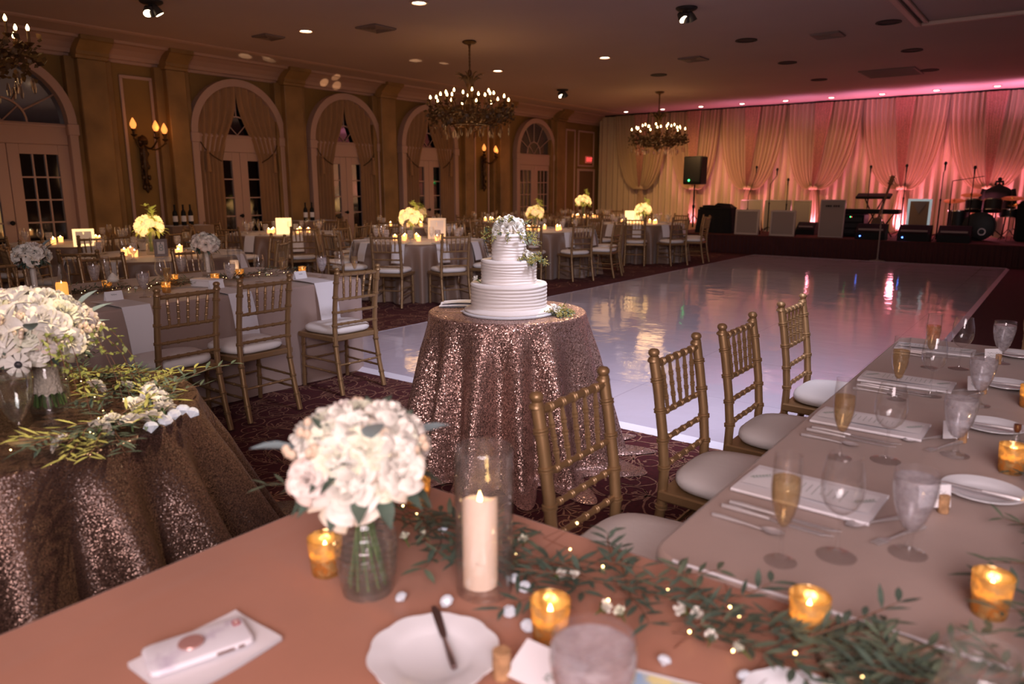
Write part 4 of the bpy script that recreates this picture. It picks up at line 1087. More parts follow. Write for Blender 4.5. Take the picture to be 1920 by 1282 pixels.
def bouquet(t, c, rad, flowers, seed, squash=.75, leaves=60, low=-.35, leafmat=None, lsize=.05, berries=5, lamb=4, up=1.0, trail=0):
    """flowers: list of (mesh, material, size, name) scattered over a dome with centre c"""
    r = random.Random(seed); n = len(flowers); ga = pi*(3-5**.5)
    for i,(me,mt,s,nm_) in enumerate(flowers):
        z = 1-(1-low)*(i+.5)/n; q = math.sqrt(max(0,1-z*z)); a = i*ga+seed+r.uniform(-.15,.15)
        d = Vector((q*cos(a), q*sin(a), z)); p = Vector((d.x*rad, d.y*rad, d.z*rad*squash*up))
        d2 = (d+Vector((0,0,.25))).normalized()
        obj(nm_, me, mt, t, loc=tuple(Vector(c)+p*(.93+r.uniform(-.05,.06))), rot=orient(d2), scale=(s,s,s))
    m = MB(); m2 = MB(); mb = MB()
    for i in range(leaves):
        z = r.uniform(low-.35,.95); q = math.sqrt(max(0,1-min(1,z*z))); a = r.uniform(0,6.28)
        d = Vector((q*cos(a), q*sin(a), z)); p = Vector(c)+Vector((d.x,d.y,d.z*squash*up))*rad*r.uniform(.55,.90)*(1 if z < 0 else .92)
        leaf(m, p, d+Vector((r.gauss(0,.5),r.gauss(0,.5),r.gauss(0,.4))), lsize*(1 if z<-.1 else .65)*r.uniform(.7,1.3), lsize*r.uniform(.3,.55), r.uniform(0,.4))
    f = obj('foliage', m, leafmat or M_leafd, t); f['kind'] = 'stuff'
    for i in range(lamb):
        z = r.uniform(-.2,.7); q = math.sqrt(1-z*z); a = r.uniform(0,6.28); d = Vector((q*cos(a), q*sin(a), z))
        m3 = MB(); leaf(m3, Vector(c)+Vector((d.x,d.y,d.z*squash))*rad*.95, d+Vector((0,0,.4)), lsize*1.6, lsize*.75, .2, fold=.25); obj('silver_leaf', m3, M_lamb, t)
    for i in range(berries):
        z = r.uniform(.0,.95); q = math.sqrt(1-z*z); a = r.uniform(0,6.28); d = Vector((q*cos(a), q*sin(a), z)); b = MB()
        for k in range(4): b.ball(tuple(Vector(c)+Vector((d.x,d.y,d.z*squash))*rad*1.02+Vector((r.gauss(0,.011),r.gauss(0,.011),r.gauss(0,.008)))), .0075, 7, 5, (1,1,1.2))
        obj('berry_cluster', b, M_berry, t)
def ribbed_vase(t, base, h, rb, rn, water=True):
    prof = []; n = 60
    for i in range(n+1):
        v = i/n; z = h*v
        r = rb*(.80+.20*sin(min(1,v/.45)*pi/2)) if v < .45 else rb-(rb-rn)*(.5-.5*cos(min(1,(v-.45)/.4)*pi))
        r += .0011*sin(i*1.9) if .15 < v < .92 else 0
        prof.append((r, z))
    obj('glass_wall', MB().lathe([(0,.003)]+prof+[(prof[-1][0]+.003,h+.002),(prof[-1][0]-.001,h)], 32, base), M_glassR, t)
    obj('base', MB().lathe([(0,.0),(rb*.78,.0),(rb*.8,.006),(rb*.7,.012),(0,.009)], 28, base), M_solid, t)

# foreground bouquet in its ribbed glass
FB = (-.943,.814,TZ+.002)
t = thing('glass_vase', 'ribbed clear glass vase holding the white bouquet on the foreground copper cloth', 'vase', FB)
ribbed_vase(t, (0,0,0), .205, .056, .036)
obj('water', MB().lathe([(0,.012),(.043,.013),(.052,.06),(.0545,.075),(0,.075)], 24), M_water, t)
t = thing('white_bouquet', 'round bouquet of white roses and ranunculus in the ribbed glass vase, in the foreground', 'bouquet', (FB[0],FB[1],TZ))
fl = []
r_ = random.Random(2)
for i in range(27):
    k = (ROSES[i%3], M_petal, .040, 'rose') if i % 3 else (RANS[i%2], M_petaly, .034, 'ranunculus')
    if i % 5 == 3: k = (ROSES[0], M_petalp, .034, 'rose')
    fl.append(k)
bouquet(t, (.0,.0,.285), .110, fl, 2, .58, 150, -.28, None, .050, 9, 3)
# the large rose and its neighbours facing the viewer
vd = Vector((-FB[0],-FB[1],.5)).normalized(); sd = Vector((0,0,1)).cross(vd).normalized()
for (a,b,s,me,mt,nm_) in ((-.030,.240,.056,ROSES[0],M_petal,'rose'),(-.048,.290,.034,RANS[0],M_petaly,'ranunculus'),(.026,.250,.033,RANS[1],M_petaly,'ranunculus'),(.066,.262,.038,ROSES[1],M_petal,'rose'),(-.090,.262,.032,ROSES[2],M_petalp,'rose')):
    p = sd*a + Vector((vd.x,vd.y,0)).normalized()*.096 + Vector((0,0,b)); obj(nm_, me, mt, t, loc=tuple(p), rot=orient(vd+sd*a*5), scale=(s,s,s))
m = MB()
for k in range(11):
    a = 2*pi*k/11; m.tube([(.012*cos(a),.012*sin(a),.22),(.016*cos(a+1),.016*sin(a+1),.12),(.034*cos(a+1.6),.034*sin(a+1.6),.018)],.0028,5)
obj('stems', m, M_stem, t)
m = MB()
for k in range(16):
    a = 2*pi*k/16+.4; leaf(m, (.06*cos(a),.06*sin(a),.235), (cos(a),sin(a),-.35+.3*(k%2)), .085, .034, .4)
f = obj('collar_leaves', m, M_leafd, t); f['kind'] = 'stuff'

# pillar candle in its glass cylinder
PC = (-.775,.945)
t = thing('cylinder_vase', 'tall clear glass cylinder around the pillar candle on the foreground table', 'vase', (*PC,TZ+.001))
obj('glass_wall', MB().lathe([(.049,.008),(.051,.0),(.052,.01),(.052,.272),(.0505,.275),(.0495,.270)],40), M_glass, t)
obj('glass_wall_inner', MB().lathe([(.0492,.012),(.0492,.268)],40), M_glass, t)
obj('base', MB().lathe([(0,0),(.050,0),(.051,.006),(.048,.013),(0,.011)],32), M_solid, t)
t = thing('pillar_candle', 'ivory pillar candle with a wavy rim and a small flame, inside the tall glass cylinder', 'candle', (PC[0]-.006,PC[1]-.004,TZ+.014))
def pil(u,v):
    a = u*2*pi
    if v < .7: return (.0315*cos(a), .0315*sin(a), .165*v/.7+(.010*sin(a*1+2.4)+.003*sin(3*a))*(v/.7))
    k = (v-.7)/.3; rr = .0315*(1-k)+.0*k; return (rr*cos(a), rr*sin(a), .165+(.010*sin(a+2.4)+.003*sin(3*a))*(1-k)-.022*sin(k*pi/2))
obj('wax', MB().grid(pil, 36, 20, cu=True), M_wax, t)
obj('wick', MB().tube([(0,0,.14),(0,0,.157)],.0015,5), M_wick, t)
obj('flame', MB().lathe([(0,0),(.003,.004),(.0042,.010),(.0025,.019),(0,.027)],8,(0,0,.153)), M_flame, t)

def votive(x, y, label, group='gold votives on the near tables', h=.074, r=.0325, z=TZ+.002):
    t = thing('votive_candle', label, 'candle', (x,y,z), 0, group)
    obj('mercury_glass', MB().lathe([(0,0),(r*.80,0),(r*.84,.004),(r,h),(r*.985,h+.001),(r*.94,h-.002),(r*.80,.008),(0,.006)],30), M_merc, t)
    w = obj('wax', MB().lathe([(0,.008),(r*.76,.008),(r*.86,h*.52),(r*.3,h*.50),(0,h*.50)],24), M_wax, t)
    obj('wick', MB().tube([(0,0,h*.48),(0,0,h*.60)],.001,4), M_wick, t)
    obj('flame', MB().lathe([(0,0),(.0035,.004),(.0048,.011),(.003,.020),(0,.028)],8,(0,0,h*.54)), M_flame, t)
    l = bpy.data.lights.new('candle_light','POINT'); l.energy = .13; l.color = (1,.70,.38); l.shadow_soft_size = .008
    lo = bpy.data.objects.new('candle_light', l); COL.objects.link(lo); lo.location = (x,y,z+h*.78)
    return t
V = [(-1.052,.808,'gold mercury-glass votive left of the ribbed vase in the foreground'),(-.590,.885,'gold mercury-glass votive in front of the water goblet in the foreground'),
 (-.262,1.150,'gold mercury-glass votive half hidden by greenery at the edge of the copper cloth'),(-.030,1.405,'gold mercury-glass votive at the right edge, nearest on the grey-brown cloth'),
 (-.045,2.200,'gold mercury-glass votive at the right edge, below the second bread plate'),(-.035,2.930,'gold mercury-glass votive at the right edge, by the third bread plate'),
 (-1.130,1.135,'small gold votive behind the ribbed vase, beside the greenery')]
for x,y,l in V: votive(x,y,l)
for x,y,l in ((-5.03,2.63,'gold votive on the left long table, behind the first chair back'),(-5.22,3.12,'gold votive on the left long table, below the small vase of roses'),(-5.12,3.86,'gold votive on the left long table, by the farthest place card'),(-5.45,2.42,'gold votive on the left long table, behind the big white bouquet'),(-5.42,2.9,'gold votive on the left long table, just behind the place card box'),(-5.35,3.42,'gold votive on the left long table, behind the glowing goblet')):
    votive(x,y,l,'gold votives on the left long table')

# eucalyptus and olive garlands
def garland(name_, label, path, width, nst, seed, leafL=.055, mats=None, buds=(), group=None, z0=TZ+.004, height=.034, wide=.0095):
    """runs along path (list of xy points); stems, leaves and loose buds"""
    r = random.Random(seed); P = [Vector((x,y,0)) for x,y in path]
    t = thing(name_, label, 'garland', (P[0].x,P[0].y,z0)); O = Vector((P[0].x,P[0].y,0))
    L = [0]
    for a,b in zip(P,P[1:]): L.append(L[-1]+(b-a).length)
    def at(s):
        s = max(0,min(L[-1],s))
        for i in range(len(P)-1):
            if s <= L[i+1]+1e-9:
                q = (s-L[i])/max(1e-9,L[i+1]-L[i]); return P[i].lerp(P[i+1],q), (P[i+1]-P[i]).normalized()
        return P[-1], (P[-1]-P[-2]).normalized()
    sm = MB(); lm = [MB(), MB()]
    for k in range(nst):
        s = r.uniform(-.02,L[-1]); p, d = at(s); n = Vector((-d.y,d.x,0)); l = r.uniform(.12,.24)*leafL/.055
        dr = (d*r.choice((1,1,1,-1))+n*r.uniform(-.9,.9)).normalized(); q = p+n*r.gauss(0,width*.28)-O; zz = r.uniform(.004,height)
        pts = []
        cv = r.uniform(-.5,.5); lift = r.uniform(0,.35)
        for i in range(6):
            u = i/5; e = (dr+Vector((-dr.y,dr.x,0))*cv*u).normalized(); pts.append(q+e*l*u+Vector((0,0,max(.002,zz+lift*l*u*(1-.5*u)))))
        sm.tube([tuple(x) for x in pts], [.0014]*5+[.0006], 4)
        mb = lm[0] if r.random() < .62 else lm[1]
        for i in range(1,6):
            for sg in (-1,1):
                e = (pts[i]-pts[i-1]).normalized(); sd = Vector((-e.y,e.x,0))*sg
                dd = (e*.9+sd*r.uniform(.5,1.1)+Vector((0,0,r.uniform(-.15,.5))))
                if pts[i].z < .015: dd.z = abs(dd.z)
                leaf(mb, pts[i], dd, leafL*r.uniform(.7,1.25), wide*r.uniform(.8,1.4), r.uniform(-.1,.25), n=3)
    a = obj('stems', sm, M_twig, t)
    mats = mats or (M_leafd, M_leaf)
    for mb,mt in zip(lm,mats):
        o = obj('leaves', mb, mt, t); o['kind'] = 'stuff'
    for (x,y,s,mt) in buds:
        b = obj('rosebud', ROSES[len(buds)%3] if s > .02 else BUD, mt, t, loc=(x-O.x,y-O.y,.018+s*.5), rot=(r.uniform(-.9,.9),r.uniform(-.9,.9),r.uniform(0,6)), scale=(s,s,s))
        obj('calyx', CAL, M_stem, b)
    return t
garland('eucalyptus_garland','green willow-leaf garland running across the foreground copper table',[(-1.33,1.03),(-1.1,1.05),(-.85,1.04),(-.6,1.06),(-.45,1.04),(-.3,1.075),(-.12,1.10),(.1,1.12)],.085,92,8,.046,None,
  buds=[(-.665,1.03,.017,M_petal),(-.645,1.045,.015,M_petal),(-.545,.985,.017,M_petal),(-.520,.99,.015,M_petaly),(-.440,1.055,.019,M_petal),(-.415,1.06,.016,M_petal),(-.372,1.015,.015,M_petal),(-.325,1.015,.016,M_petaly),(-1.0,.965,.016,M_petaly),(-.80,1.10,.015,M_petaly),(-.19,1.0,.016,M_petaly),(-.98,1.0,.014,M_petaly)])
garland('eucalyptus_garland','dark green garland along the right edge of the grey-brown table',[(.07,1.35),(.085,1.8),(.085,2.4),(.09,3.9)],.07,70,9,.045,None,buds=[(.03,2.5,.016,M_petal)])
garland('eucalyptus_garland','leafy garland with sparkling lights along the middle of the left long table',[(-5.35,1.95),(-5.3,2.6),(-5.33,3.3),(-5.3,4.0)],.14,90,10,buds=[(-5.2,2.5,.02,M_petal),(-5.22,2.75,.02,M_petal),(-5.2,3.3,.02,M_petal),(-5.25,3.6,.02,M_petaly)])
M_ll2 = pmat('lit_lime_leaf', (.42,.42,.12), .55, var=.4, vscale=20)  # brighter copy of the lime leaf, spotlight put into its colour
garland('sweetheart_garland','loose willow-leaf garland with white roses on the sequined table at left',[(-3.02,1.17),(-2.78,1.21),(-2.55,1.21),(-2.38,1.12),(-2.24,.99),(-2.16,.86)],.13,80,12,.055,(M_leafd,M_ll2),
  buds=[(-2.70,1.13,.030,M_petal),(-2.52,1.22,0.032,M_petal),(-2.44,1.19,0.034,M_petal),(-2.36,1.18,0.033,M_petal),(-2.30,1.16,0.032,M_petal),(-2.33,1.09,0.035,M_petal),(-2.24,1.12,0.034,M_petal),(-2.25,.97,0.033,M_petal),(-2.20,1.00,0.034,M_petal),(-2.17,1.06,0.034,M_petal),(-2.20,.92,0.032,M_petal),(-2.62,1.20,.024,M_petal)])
t = thing('loose_rose', 'single white rose head lying near the front rim of the sequined table', 'flower', (-2.175,.785,TZ+.02))
b = obj('petals', ROSES[1], M_petal, t, loc=(0,0,.012), rot=(.7,-.5,0), scale=(.026,)*3); obj('calyx', CAL, M_stem, b)

# crystal gems
gem = MB().lathe([(0,0),(.011,.009),(.009,.014),(.005,.017),(0,.017)],8).mesh('gem',False)
for x,y,s,l in ((-.862,.825,1.0,'small clear crystal gem left of the butter knife tip'),(-.790,.865,1.15,'clear crystal gem right of the butter knife tip'),(-.688,.905,1.1,'clear crystal gem between the pillar candle and the front votive'),(-.640,.888,1.1,'clear crystal gem nearest the front votive'),(-.712,.985,1.1,'clear crystal gem right of the glass cylinder'),(-.745,1.0,.9,'clear crystal gem touching the right side of the glass cylinder'),(-.87,1.03,1.3,'large clear crystal gem left of the glass cylinder in the greenery'),(-.98,1.06,1.0,'crystal gem half hidden in the greenery by the ribbed vase'),(-.415,.935,1.0,'clear crystal gem right of the big water goblet'),(-.30,.975,1.0,'clear crystal gem among the leaves near the lower right plate')):
    tag(obj('crystal_gem', gem, M_gem, loc=(x,y,TZ+.003), rot=(.4,.3,x*9), scale=(s,s,s), smooth=False), l, 'gem')
gr = random.Random(4)
for k,(x,y,z) in enumerate(((-2.185,1.13,0),(-2.15,1.08,0),(-2.215,1.17,0),(-2.165,1.17,.0),(-2.12,1.02,0))):
    tag(obj('crystal_gem', gem, M_gem, loc=(x,y,TZ+.003+z), rot=(gr.uniform(0,.6),gr.uniform(0,.6),k), scale=(2.0,2.0,2.0), smooth=False), 'large crystal heaped at the right rim of the sequined table, %s' % ['middle one','front middle one','back left one','back right one','front one'][k], 'gem', 'crystals on the sequined table')

# fairy lights
def fairy(label, pts, nb, seed, spread=.06, parts=True):
    r = random.Random(seed); t = thing('fairy_light_string', label, 'string lights', (0,0,0))
    P = []
    for k in range(nb*2):
        s = k/(nb*2-1)*(len(pts)-1); i = min(int(s),len(pts)-2); q = s-i; a,b = pts[i],pts[i+1]
        P.append((a[0]+(b[0]-a[0])*q+r.gauss(0,spread*.3), a[1]+(b[1]-a[1])*q+r.gauss(0,spread), TZ+.012+abs(r.gauss(0,.018))))
    obj('wire', MB().tube(P,.0006,3), M_wire, t)
    me = MB().ball((0,0,0),.0022,6,4).mesh('fairy_bulb')
    for p in P[::2]: obj('bulb', me, M_bulb, t, loc=p)
fairy('copper wire of tiny warm fairy lights through the foreground garland',[(-1.2,1.05),(-.9,1.03),(-.7,1.12),(-.5,1.10),(-.35,1.04),(-.2,1.0),(.0,1.03)],22,5)
fairy('tiny fairy lights in the garland on the left long table',[(-5.3,2.0),(-5.3,4.0)],40,6,.07)
fairy('tiny fairy lights strewn over the sequined table at left',[(-2.95,1.1),(-2.5,1.1),(-2.2,.95),(-2.2,.75)],12,7,.05)

# ------------------------------------------------------------------ sweetheart bouquet and vase
SB = (-2.63,.945,TZ+.002)
t = thing('cylinder_vase', 'clear glass cylinder with lace-wrapped stems under the big white bouquet at left', 'vase', SB)
obj('glass_wall', MB().lathe([(.056,.004),(.058,.0),(.059,.012),(.059,.190),(.0575,.192),(.0565,.188)],40), M_glass, t)
obj('base', MB().lathe([(0,0),(.057,0),(.058,.006),(.055,.014),(0,.012)],32), M_solid, t)
obj('water', MB().lathe([(0,.015),(.055,.016),(.0555,.055),(0,.055)],28), M_water, t)
t = thing('bridal_bouquet', 'large domed bouquet of white roses, ranunculus and lilies standing in the glass cylinder at left', 'bouquet', (SB[0],SB[1],TZ))
fl = []
for i in range(60):
    if i % 7 == 5: fl.append((LILY, M_petal, .075, 'lily'))
    elif i % 3 == 1: fl.append((RANS[i%2], M_petal if i%2 else M_petaly, .050, 'ranunculus'))
    else: fl.append((ROSES[i%3], M_petalp if i%5==2 else M_petal, .052, 'rose'))
bouquet(t, (-.02,-.03,.265), .190, fl, 6, .70, 170, -.35, None, .055, 10, 7)
m = MB()
for (x,y,z) in ((.02,-.19,.235),):
    d = Vector((.1,-.9,.3)).normalized(); an = MB()
    for k in range(8):
        a = k*pi/4; an.grid(lambda u,v,a=a: ((.012+.034*v)*cos(a+(u-.5)*.75*(1-.3*v)), (.012+.034*v)*sin(a+(u-.5)*.75*(1-.3*v)), .008*v+.004*(u-.5)**2),3,3)
    o = obj('anemone', an, M_petal, t, loc=(.150,-.125,.20), rot=orient((.75,-.6,.1)), scale=(.8,.8,.8))
    obj('dark_centre', MB().ball((0,0,.006),.014,10,6,(1,1,.6)), M_anem, o)
ln = MB(); ln.grid(lambda u,v: ((.036+.012*(v if v>.5 else 1-v)-.006+.0025*sin(u*70)*(v<.15 or v>.9))*cos(u*2*pi),(.036+.012*(v if v>.5 else 1-v)-.006+.0025*sin(u*70)*(v<.15))*sin(u*2*pi),.06+.13*v+.004*sin(u*60)*(v<.1)),60,14,cu=True)
obj('lace_wrap', ln, M_lace, t)
m = MB()
for k in range(20):
    a = 2*pi*k/20; q = .030 if k%2 else .02; m.tube([(q*cos(a),q*sin(a),.10),(q*1.5*cos(a+.3),q*1.5*sin(a+.3),.018)],.004,5)
obj('stems', m, M_stem, t)
m = MB(); r_ = random.Random(8); m2 = MB()
for k in range(9):    # trailing jasmine sprigs on the right side
    a = r_.uniform(-.9,.7)+.25; p = Vector((.17*cos(a),.17*sin(a),.20+r_.uniform(-.04,.09))); d = Vector((cos(a),sin(a),.2)); pts = []
    for i in range(7):
        u = i/6; pts.append(p+d*.12*u+Vector((0,0,-.10*u*u*r_.uniform(.9,1.1)*(1+k%3))))
    m2.tube([tuple(q) for q in pts],.0012,4)
    for q in pts[1:]:
        for s in (-1,1): leaf(m, q, (r_.gauss(0,1),r_.gauss(0,1),r_.gauss(0,.6)), .026, .016, .2, n=2)
        m.ball(tuple(q+Vector((r_.gauss(0,.006),r_.gauss(0,.006),0))),.0045,6,4)
f = obj('trailing_leaves', m, M_leafl, t); f['kind']='stuff'; obj('trailing_stems', m2, M_twig, t)

# ------------------------------------------------------------------ the wedding cake
CX, CY = -2.384, 3.136
tag(obj('cake_board', MB().lathe([(0,0),(.272,0),(.276,.004),(.276,.011),(.272,.014),(0,.014)],64), M_china, loc=(CX,CY,CKZ+.001), scale=(CKS,)*3), 'round white board under the wedding cake', 'cake board')
t = thing('wedding_cake', 'three-tier white buttercream wedding cake with ridged sides on the sequined table', 'cake', (CX,CY,CKZ+.0148)); t.scale = (CKS,)*3
def tier(z0, h, R, n, seed):
    r = random.Random(seed); prof = []; k = n*8
    amps = [r.uniform(.7,1.2) for _ in range(n+1)]
    for i in range(k+1):
        v = i/k; q = v*n; a = amps[min(n,int(q))]; f = q-int(q)
        prof.append((R+.0042*a*(1-abs(2*f-1)**1.6)-.002, z0+h*v))
    prof += [(R-.003,z0+h+.003),(R-.010,z0+h+.004),(R*.5,z0+h+.003),(0,z0+h+.003)]
    m = MB().lathe([(R*.6,z0)]+prof, 96)
    # the comb lines are not perfectly level
    m.v = [(x,y,z+(.0022*sin(math.atan2(y,x)*2+seed+z*40)+.0012*sin(math.atan2(y,x)*5+z*90))*(1 if z0+.008<z<z0+h-.004 else 0)) for x,y,z in m.v]
    return m
for z0,h,R,n,s in ((0,.160,.224,8,1),(.160,.135,.163,8,2),(.295,.150,.101,8,3)):
    obj('tier', tier(z0,h,R,n,s), M_ice_cake, t, sharp=3)
obj('icing_apron', MB().lathe([(.224,.0),(.262,.0),(.266,.006),(.258,.012),(.236,.016),(.222,.030)],64), M_ice_cake, t, sharp=3)
M_seed = pmat('seeded_eucalyptus', (.42,.36,.10), .6, var=.4, vscale=40)
def seeded(t, c, dirs, seed, L=.07):
    r = random.Random(seed); m = MB(); s = MB(); lv = MB()
    for d in dirs:
        d = Vector(d).normalized(); p = Vector(c); pts = [p+d*L*u+Vector((0,0,-.35*L*u*u)) for u in (0,.3,.6,.85,1)]
        s.tube([tuple(q) for q in pts], .0012, 4)
        for q in pts[1:]:
            for k in range(6): m.ball(tuple(q+Vector((r.gauss(0,.007),r.gauss(0,.007),r.gauss(0,.007)))), r.uniform(.0026,.0042), 6, 4)
            leaf(lv, q, (r.gauss(0,1),r.gauss(0,1),r.gauss(0,.5)), .035, .016, .2, n=3)
    obj('seeds', m, M_seed, t)['kind'] = 'stuff'; obj('leaves', lv, M_leaf, t)['kind'] = 'stuff'; obj('sprigs', s, M_stem, t)
rt = Vector((.8,.6,0)); fw = Vector((.6,-.8,0))     # to the right, and towards the viewer
zt_ = CKZ+.0148+.448*CKS
t = thing('cake_topper_flowers', 'crown of white roses and seeded greenery on the top tier of the cake', 'flowers', (CX,CY,zt_)); t.scale = (CKS*1.18,)*3
for (a,b,c,s,k) in ((-.045,.02,.05,.036,0),(-.012,.045,.032,.034,1),(.040,.035,.040,.035,2),(.055,-.01,.055,.033,0),(.005,.0,.072,.036,1),(-.065,.025,.020,.026,2),(-.03,-.04,.055,.032,0),(.035,-.04,.055,.03,1),(.062,.035,.02,.026,2)):
    p = rt*a+fw*b+Vector((0,0,c)); obj('rose', ROSES[k], M_petal, t, loc=tuple(p), rot=orient(p+Vector((0,0,.01))+fw*.03), scale=(s,)*3)
seeded(t, (0,0,.02), [tuple(rt*math.cos(a)+fw*math.sin(a)*.9+Vector((0,0,z))) for a,z in ((0,.1),(.5,-.1),(1.0,0),(1.6,0),(2.2,0),(2.7,0),(3.1,.15),(3.4,.3),(-.4,.1),(4.2,.1),(5,.2),(.2,.8),(2.9,.9),(1.5,1.2),(2.2,1.0))], 3, .13)
seeded(t, tuple(rt*.085+Vector((0,0,.0))), [tuple(rt+Vector((0,0,-.4))), tuple(rt*.7+fw*.5+Vector((0,0,-.5)))], 4, .06)
def cake_flower(a, ang, z, lab, L=.055, n=4):
    d = rt*math.cos(ang)+fw*math.sin(ang); p = Vector((CX,CY,z))+d*a*CKS
    t = thing('cake_flowers', lab, 'flowers', tuple(p))
    obj('rose', ROSES[1], M_petal, t, loc=(0,0,.028), rot=orient(d+Vector((0,0,.8))), scale=(.036,)*3)
    rr = random.Random(int(a*100)); seeded(t, (0,0,.012), [tuple(d*rr.uniform(.2,1)+Vector((rr.gauss(0,.8),rr.gauss(0,.8),rr.uniform(-.05,.4)))) for _ in range(n)], 5, L)
cake_flower(.130, .35, CKZ+.0148+.296*CKS, 'white rose with seeded greenery on the right shoulder of the middle tier', .09, 12)
cake_flower(.300, .35, CKZ+.004, 'white rose with seeded greenery at the right foot of the cake', .085, 14)
t = thing('cake_rosebud', 'single white rosebud on the left shoulder of the bottom tier', 'flower', (CX-rt.x*.176+fw.x*.03,CY-rt.y*.176+fw.y*.03,CKZ+.166))
b = obj('petals', BUD, M_petal, t, loc=(0,0,.022), rot=orient(-rt+Vector((0,0,.9))), scale=(.026,)*3); obj('calyx', CAL, M_stem, b)
# knife, server and folded napkin by the cake
t = thing('cake_knife', 'silver cake knife with a beaded handle lying at the front left of the cake board', 'knife', (-2.575,2.955,CKZ+.006), math.atan2(.1,.14))
obj('handle', MB().tube([(.0,0,.004),(.03,0,.006),(.10,0,.006),(.115,0,.005)],[.004,.009,.008,.004],8).ball((.03,0,.006),.011,8,6).ball((.06,0,.006),.010,8,6).ball((.09,0,.006),.011,8,6), M_silver, t)
obj('blade', MB().add([(0,.006,.004),(0,-.006,.004),(-.12,-.010,.003),(-.145,.008,.003),(0,.006,.0055),(0,-.006,.0055),(-.12,-.010,.004),(-.145,.008,.004)],[(0,1,2,3),(7,6,5,4),(0,4,5,1),(1,5,6,2),(2,6,7,3),(3,7,4,0)]), M_knife, t, smooth=False)
m = MB(); m.grid(lambda u,v: (-.14+.28*u, -.09+.18*v, .006+.010*math.sin(u*pi)*(.4+.6*v)+.003*sin(v*9)), 14, 8); m.grid(lambda u,v: (-.14+.28*u, -.09+.18*v, .001+.0005*u), 14, 8)
m.grid(lambda u,v: (-.12+.26*u, -.06+.13*v, .018+.008*math.sin(u*pi)), 10, 6)
t = tag(obj('folded_napkin', m, M_nap, loc=(-2.735,3.155,CKZ+.003), rot=(0,0,.65), scale=(.9,.9,.9)), 'folded white napkin on the sequined table behind the left side of the cake', 'napkin')

# ------------------------------------------------------------------ stemware, plates, cutlery
def stem(name, bowl, foot_r, stem_h, stem_r, fill=None, fmat=None, n=32, rim=.0008):
    t = thing(name, '', 'glass', (0,0,0))
    obj('foot', MB().lathe([(0,.001),(foot_r,.001),(foot_r+.0004,.0022),(foot_r*.5,.005),(stem_r*1.6,.009),(stem_r,.018)],n), M_solid, t)
    b0 = bowl[0]
    obj('stem', MB().lathe([(stem_r,.018),(stem_r*.85,stem_h*.5),(stem_r,stem_h-.008),(max(b0[0],stem_r*1.5),b0[1])],16), M_solid, t)
    top = bowl[-1]
    obj('bowl', MB().lathe([(0,b0[1]+.002)]+bowl+[(top[0]+rim,top[1]+.0006),(top[0]-rim*.6,top[1]+.0002)],n), M_glass, t)
    if fill:
        prof = [(0,b0[1]+.003)]
        for (r1,z1),(r2,z2) in zip(bowl,bowl[1:]):
            if z1 <= fill: prof.append((r1-.0012,z1+.0012))
            if z1 < fill < z2:
                q = (fill-z1)/(z2-z1); prof.append((r1+(r2-r1)*q-.0012,fill))
        prof.append((0,fill)); obj('drink', MB().lathe(prof,n), fmat, t)
    return t
FLU = Kit(stem('champagne_flute', [(.006,.075),(.012,.082),(.020,.105),(.0258,.13),(.0275,.155),(.0268,.185),(.0245,.222)], .031, .075, .0042, .176, M_champ))
WIN = Kit(stem('wine_glass', [(.006,.092),(.016,.096),(.030,.110),(.0385,.130),(.0405,.150),(.0385,.175),(.034,.198),(.0305,.212)], .038, .092, .0040))
WAT = Kit(stem('water_goblet', [(.008,.052),(.016,.058),(.026,.078),(.034,.102),(.0395,.130),(.0415,.150),(.0405,.166),(.0385,.178)], .036, .052, .0075, .163, M_ice))
S4 = ['at the nearest setting','at the second setting','at the third setting','at the farthest setting']
for i,(fx,wx,tx) in enumerate((((-.373,1.371),(-.291,1.460),(-.179,1.558)),((-.423,2.042),(-.319,2.095),(-.175,2.254)),((-.408,2.760),(-.322,2.880),(-.173,2.845)),((-.389,3.354),(-.290,3.400),(-.163,3.62)))):
    FLU.place((*fx,TZ+.002),0,'champagne flute half full of gold champagne '+S4[i]+' of the right table','stemware on the right table')
    WIN.place((*wx,TZ+.002),0,'empty clear wine glass '+S4[i]+' of the right table','stemware on the right table')
    WAT.place((*tx,TZ+.002),0,'goblet of ice water '+S4[i]+' of the right table','stemware on the right table')
WAT.place((-.405,.705,TZ+.002),0,'blurred goblet of ice water at the bottom edge, closest to us',scale=(1.32,1.32,1.0))
WAC = Kit(stem('water_goblet', [(.009,.062),(.018,.070),(.032,.095),(.042,.125),(.0465,.155),(.0475,.180),(.046,.205),(.0445,.222)], .040, .062, .0080, .196, M_water))
WAC.place((-2.345,.754,TZ+.002),0,'tall clear goblet of water on the left sequined table')
WIN.place((-2.39,.665,TZ+.002),0,'wine glass at the left edge of the sequined table',scale=(1.1,1.1,1.05))
FLU.place((-2.26,.62,TZ+.002),0,'champagne flute cut off by the left edge on the sequined table')
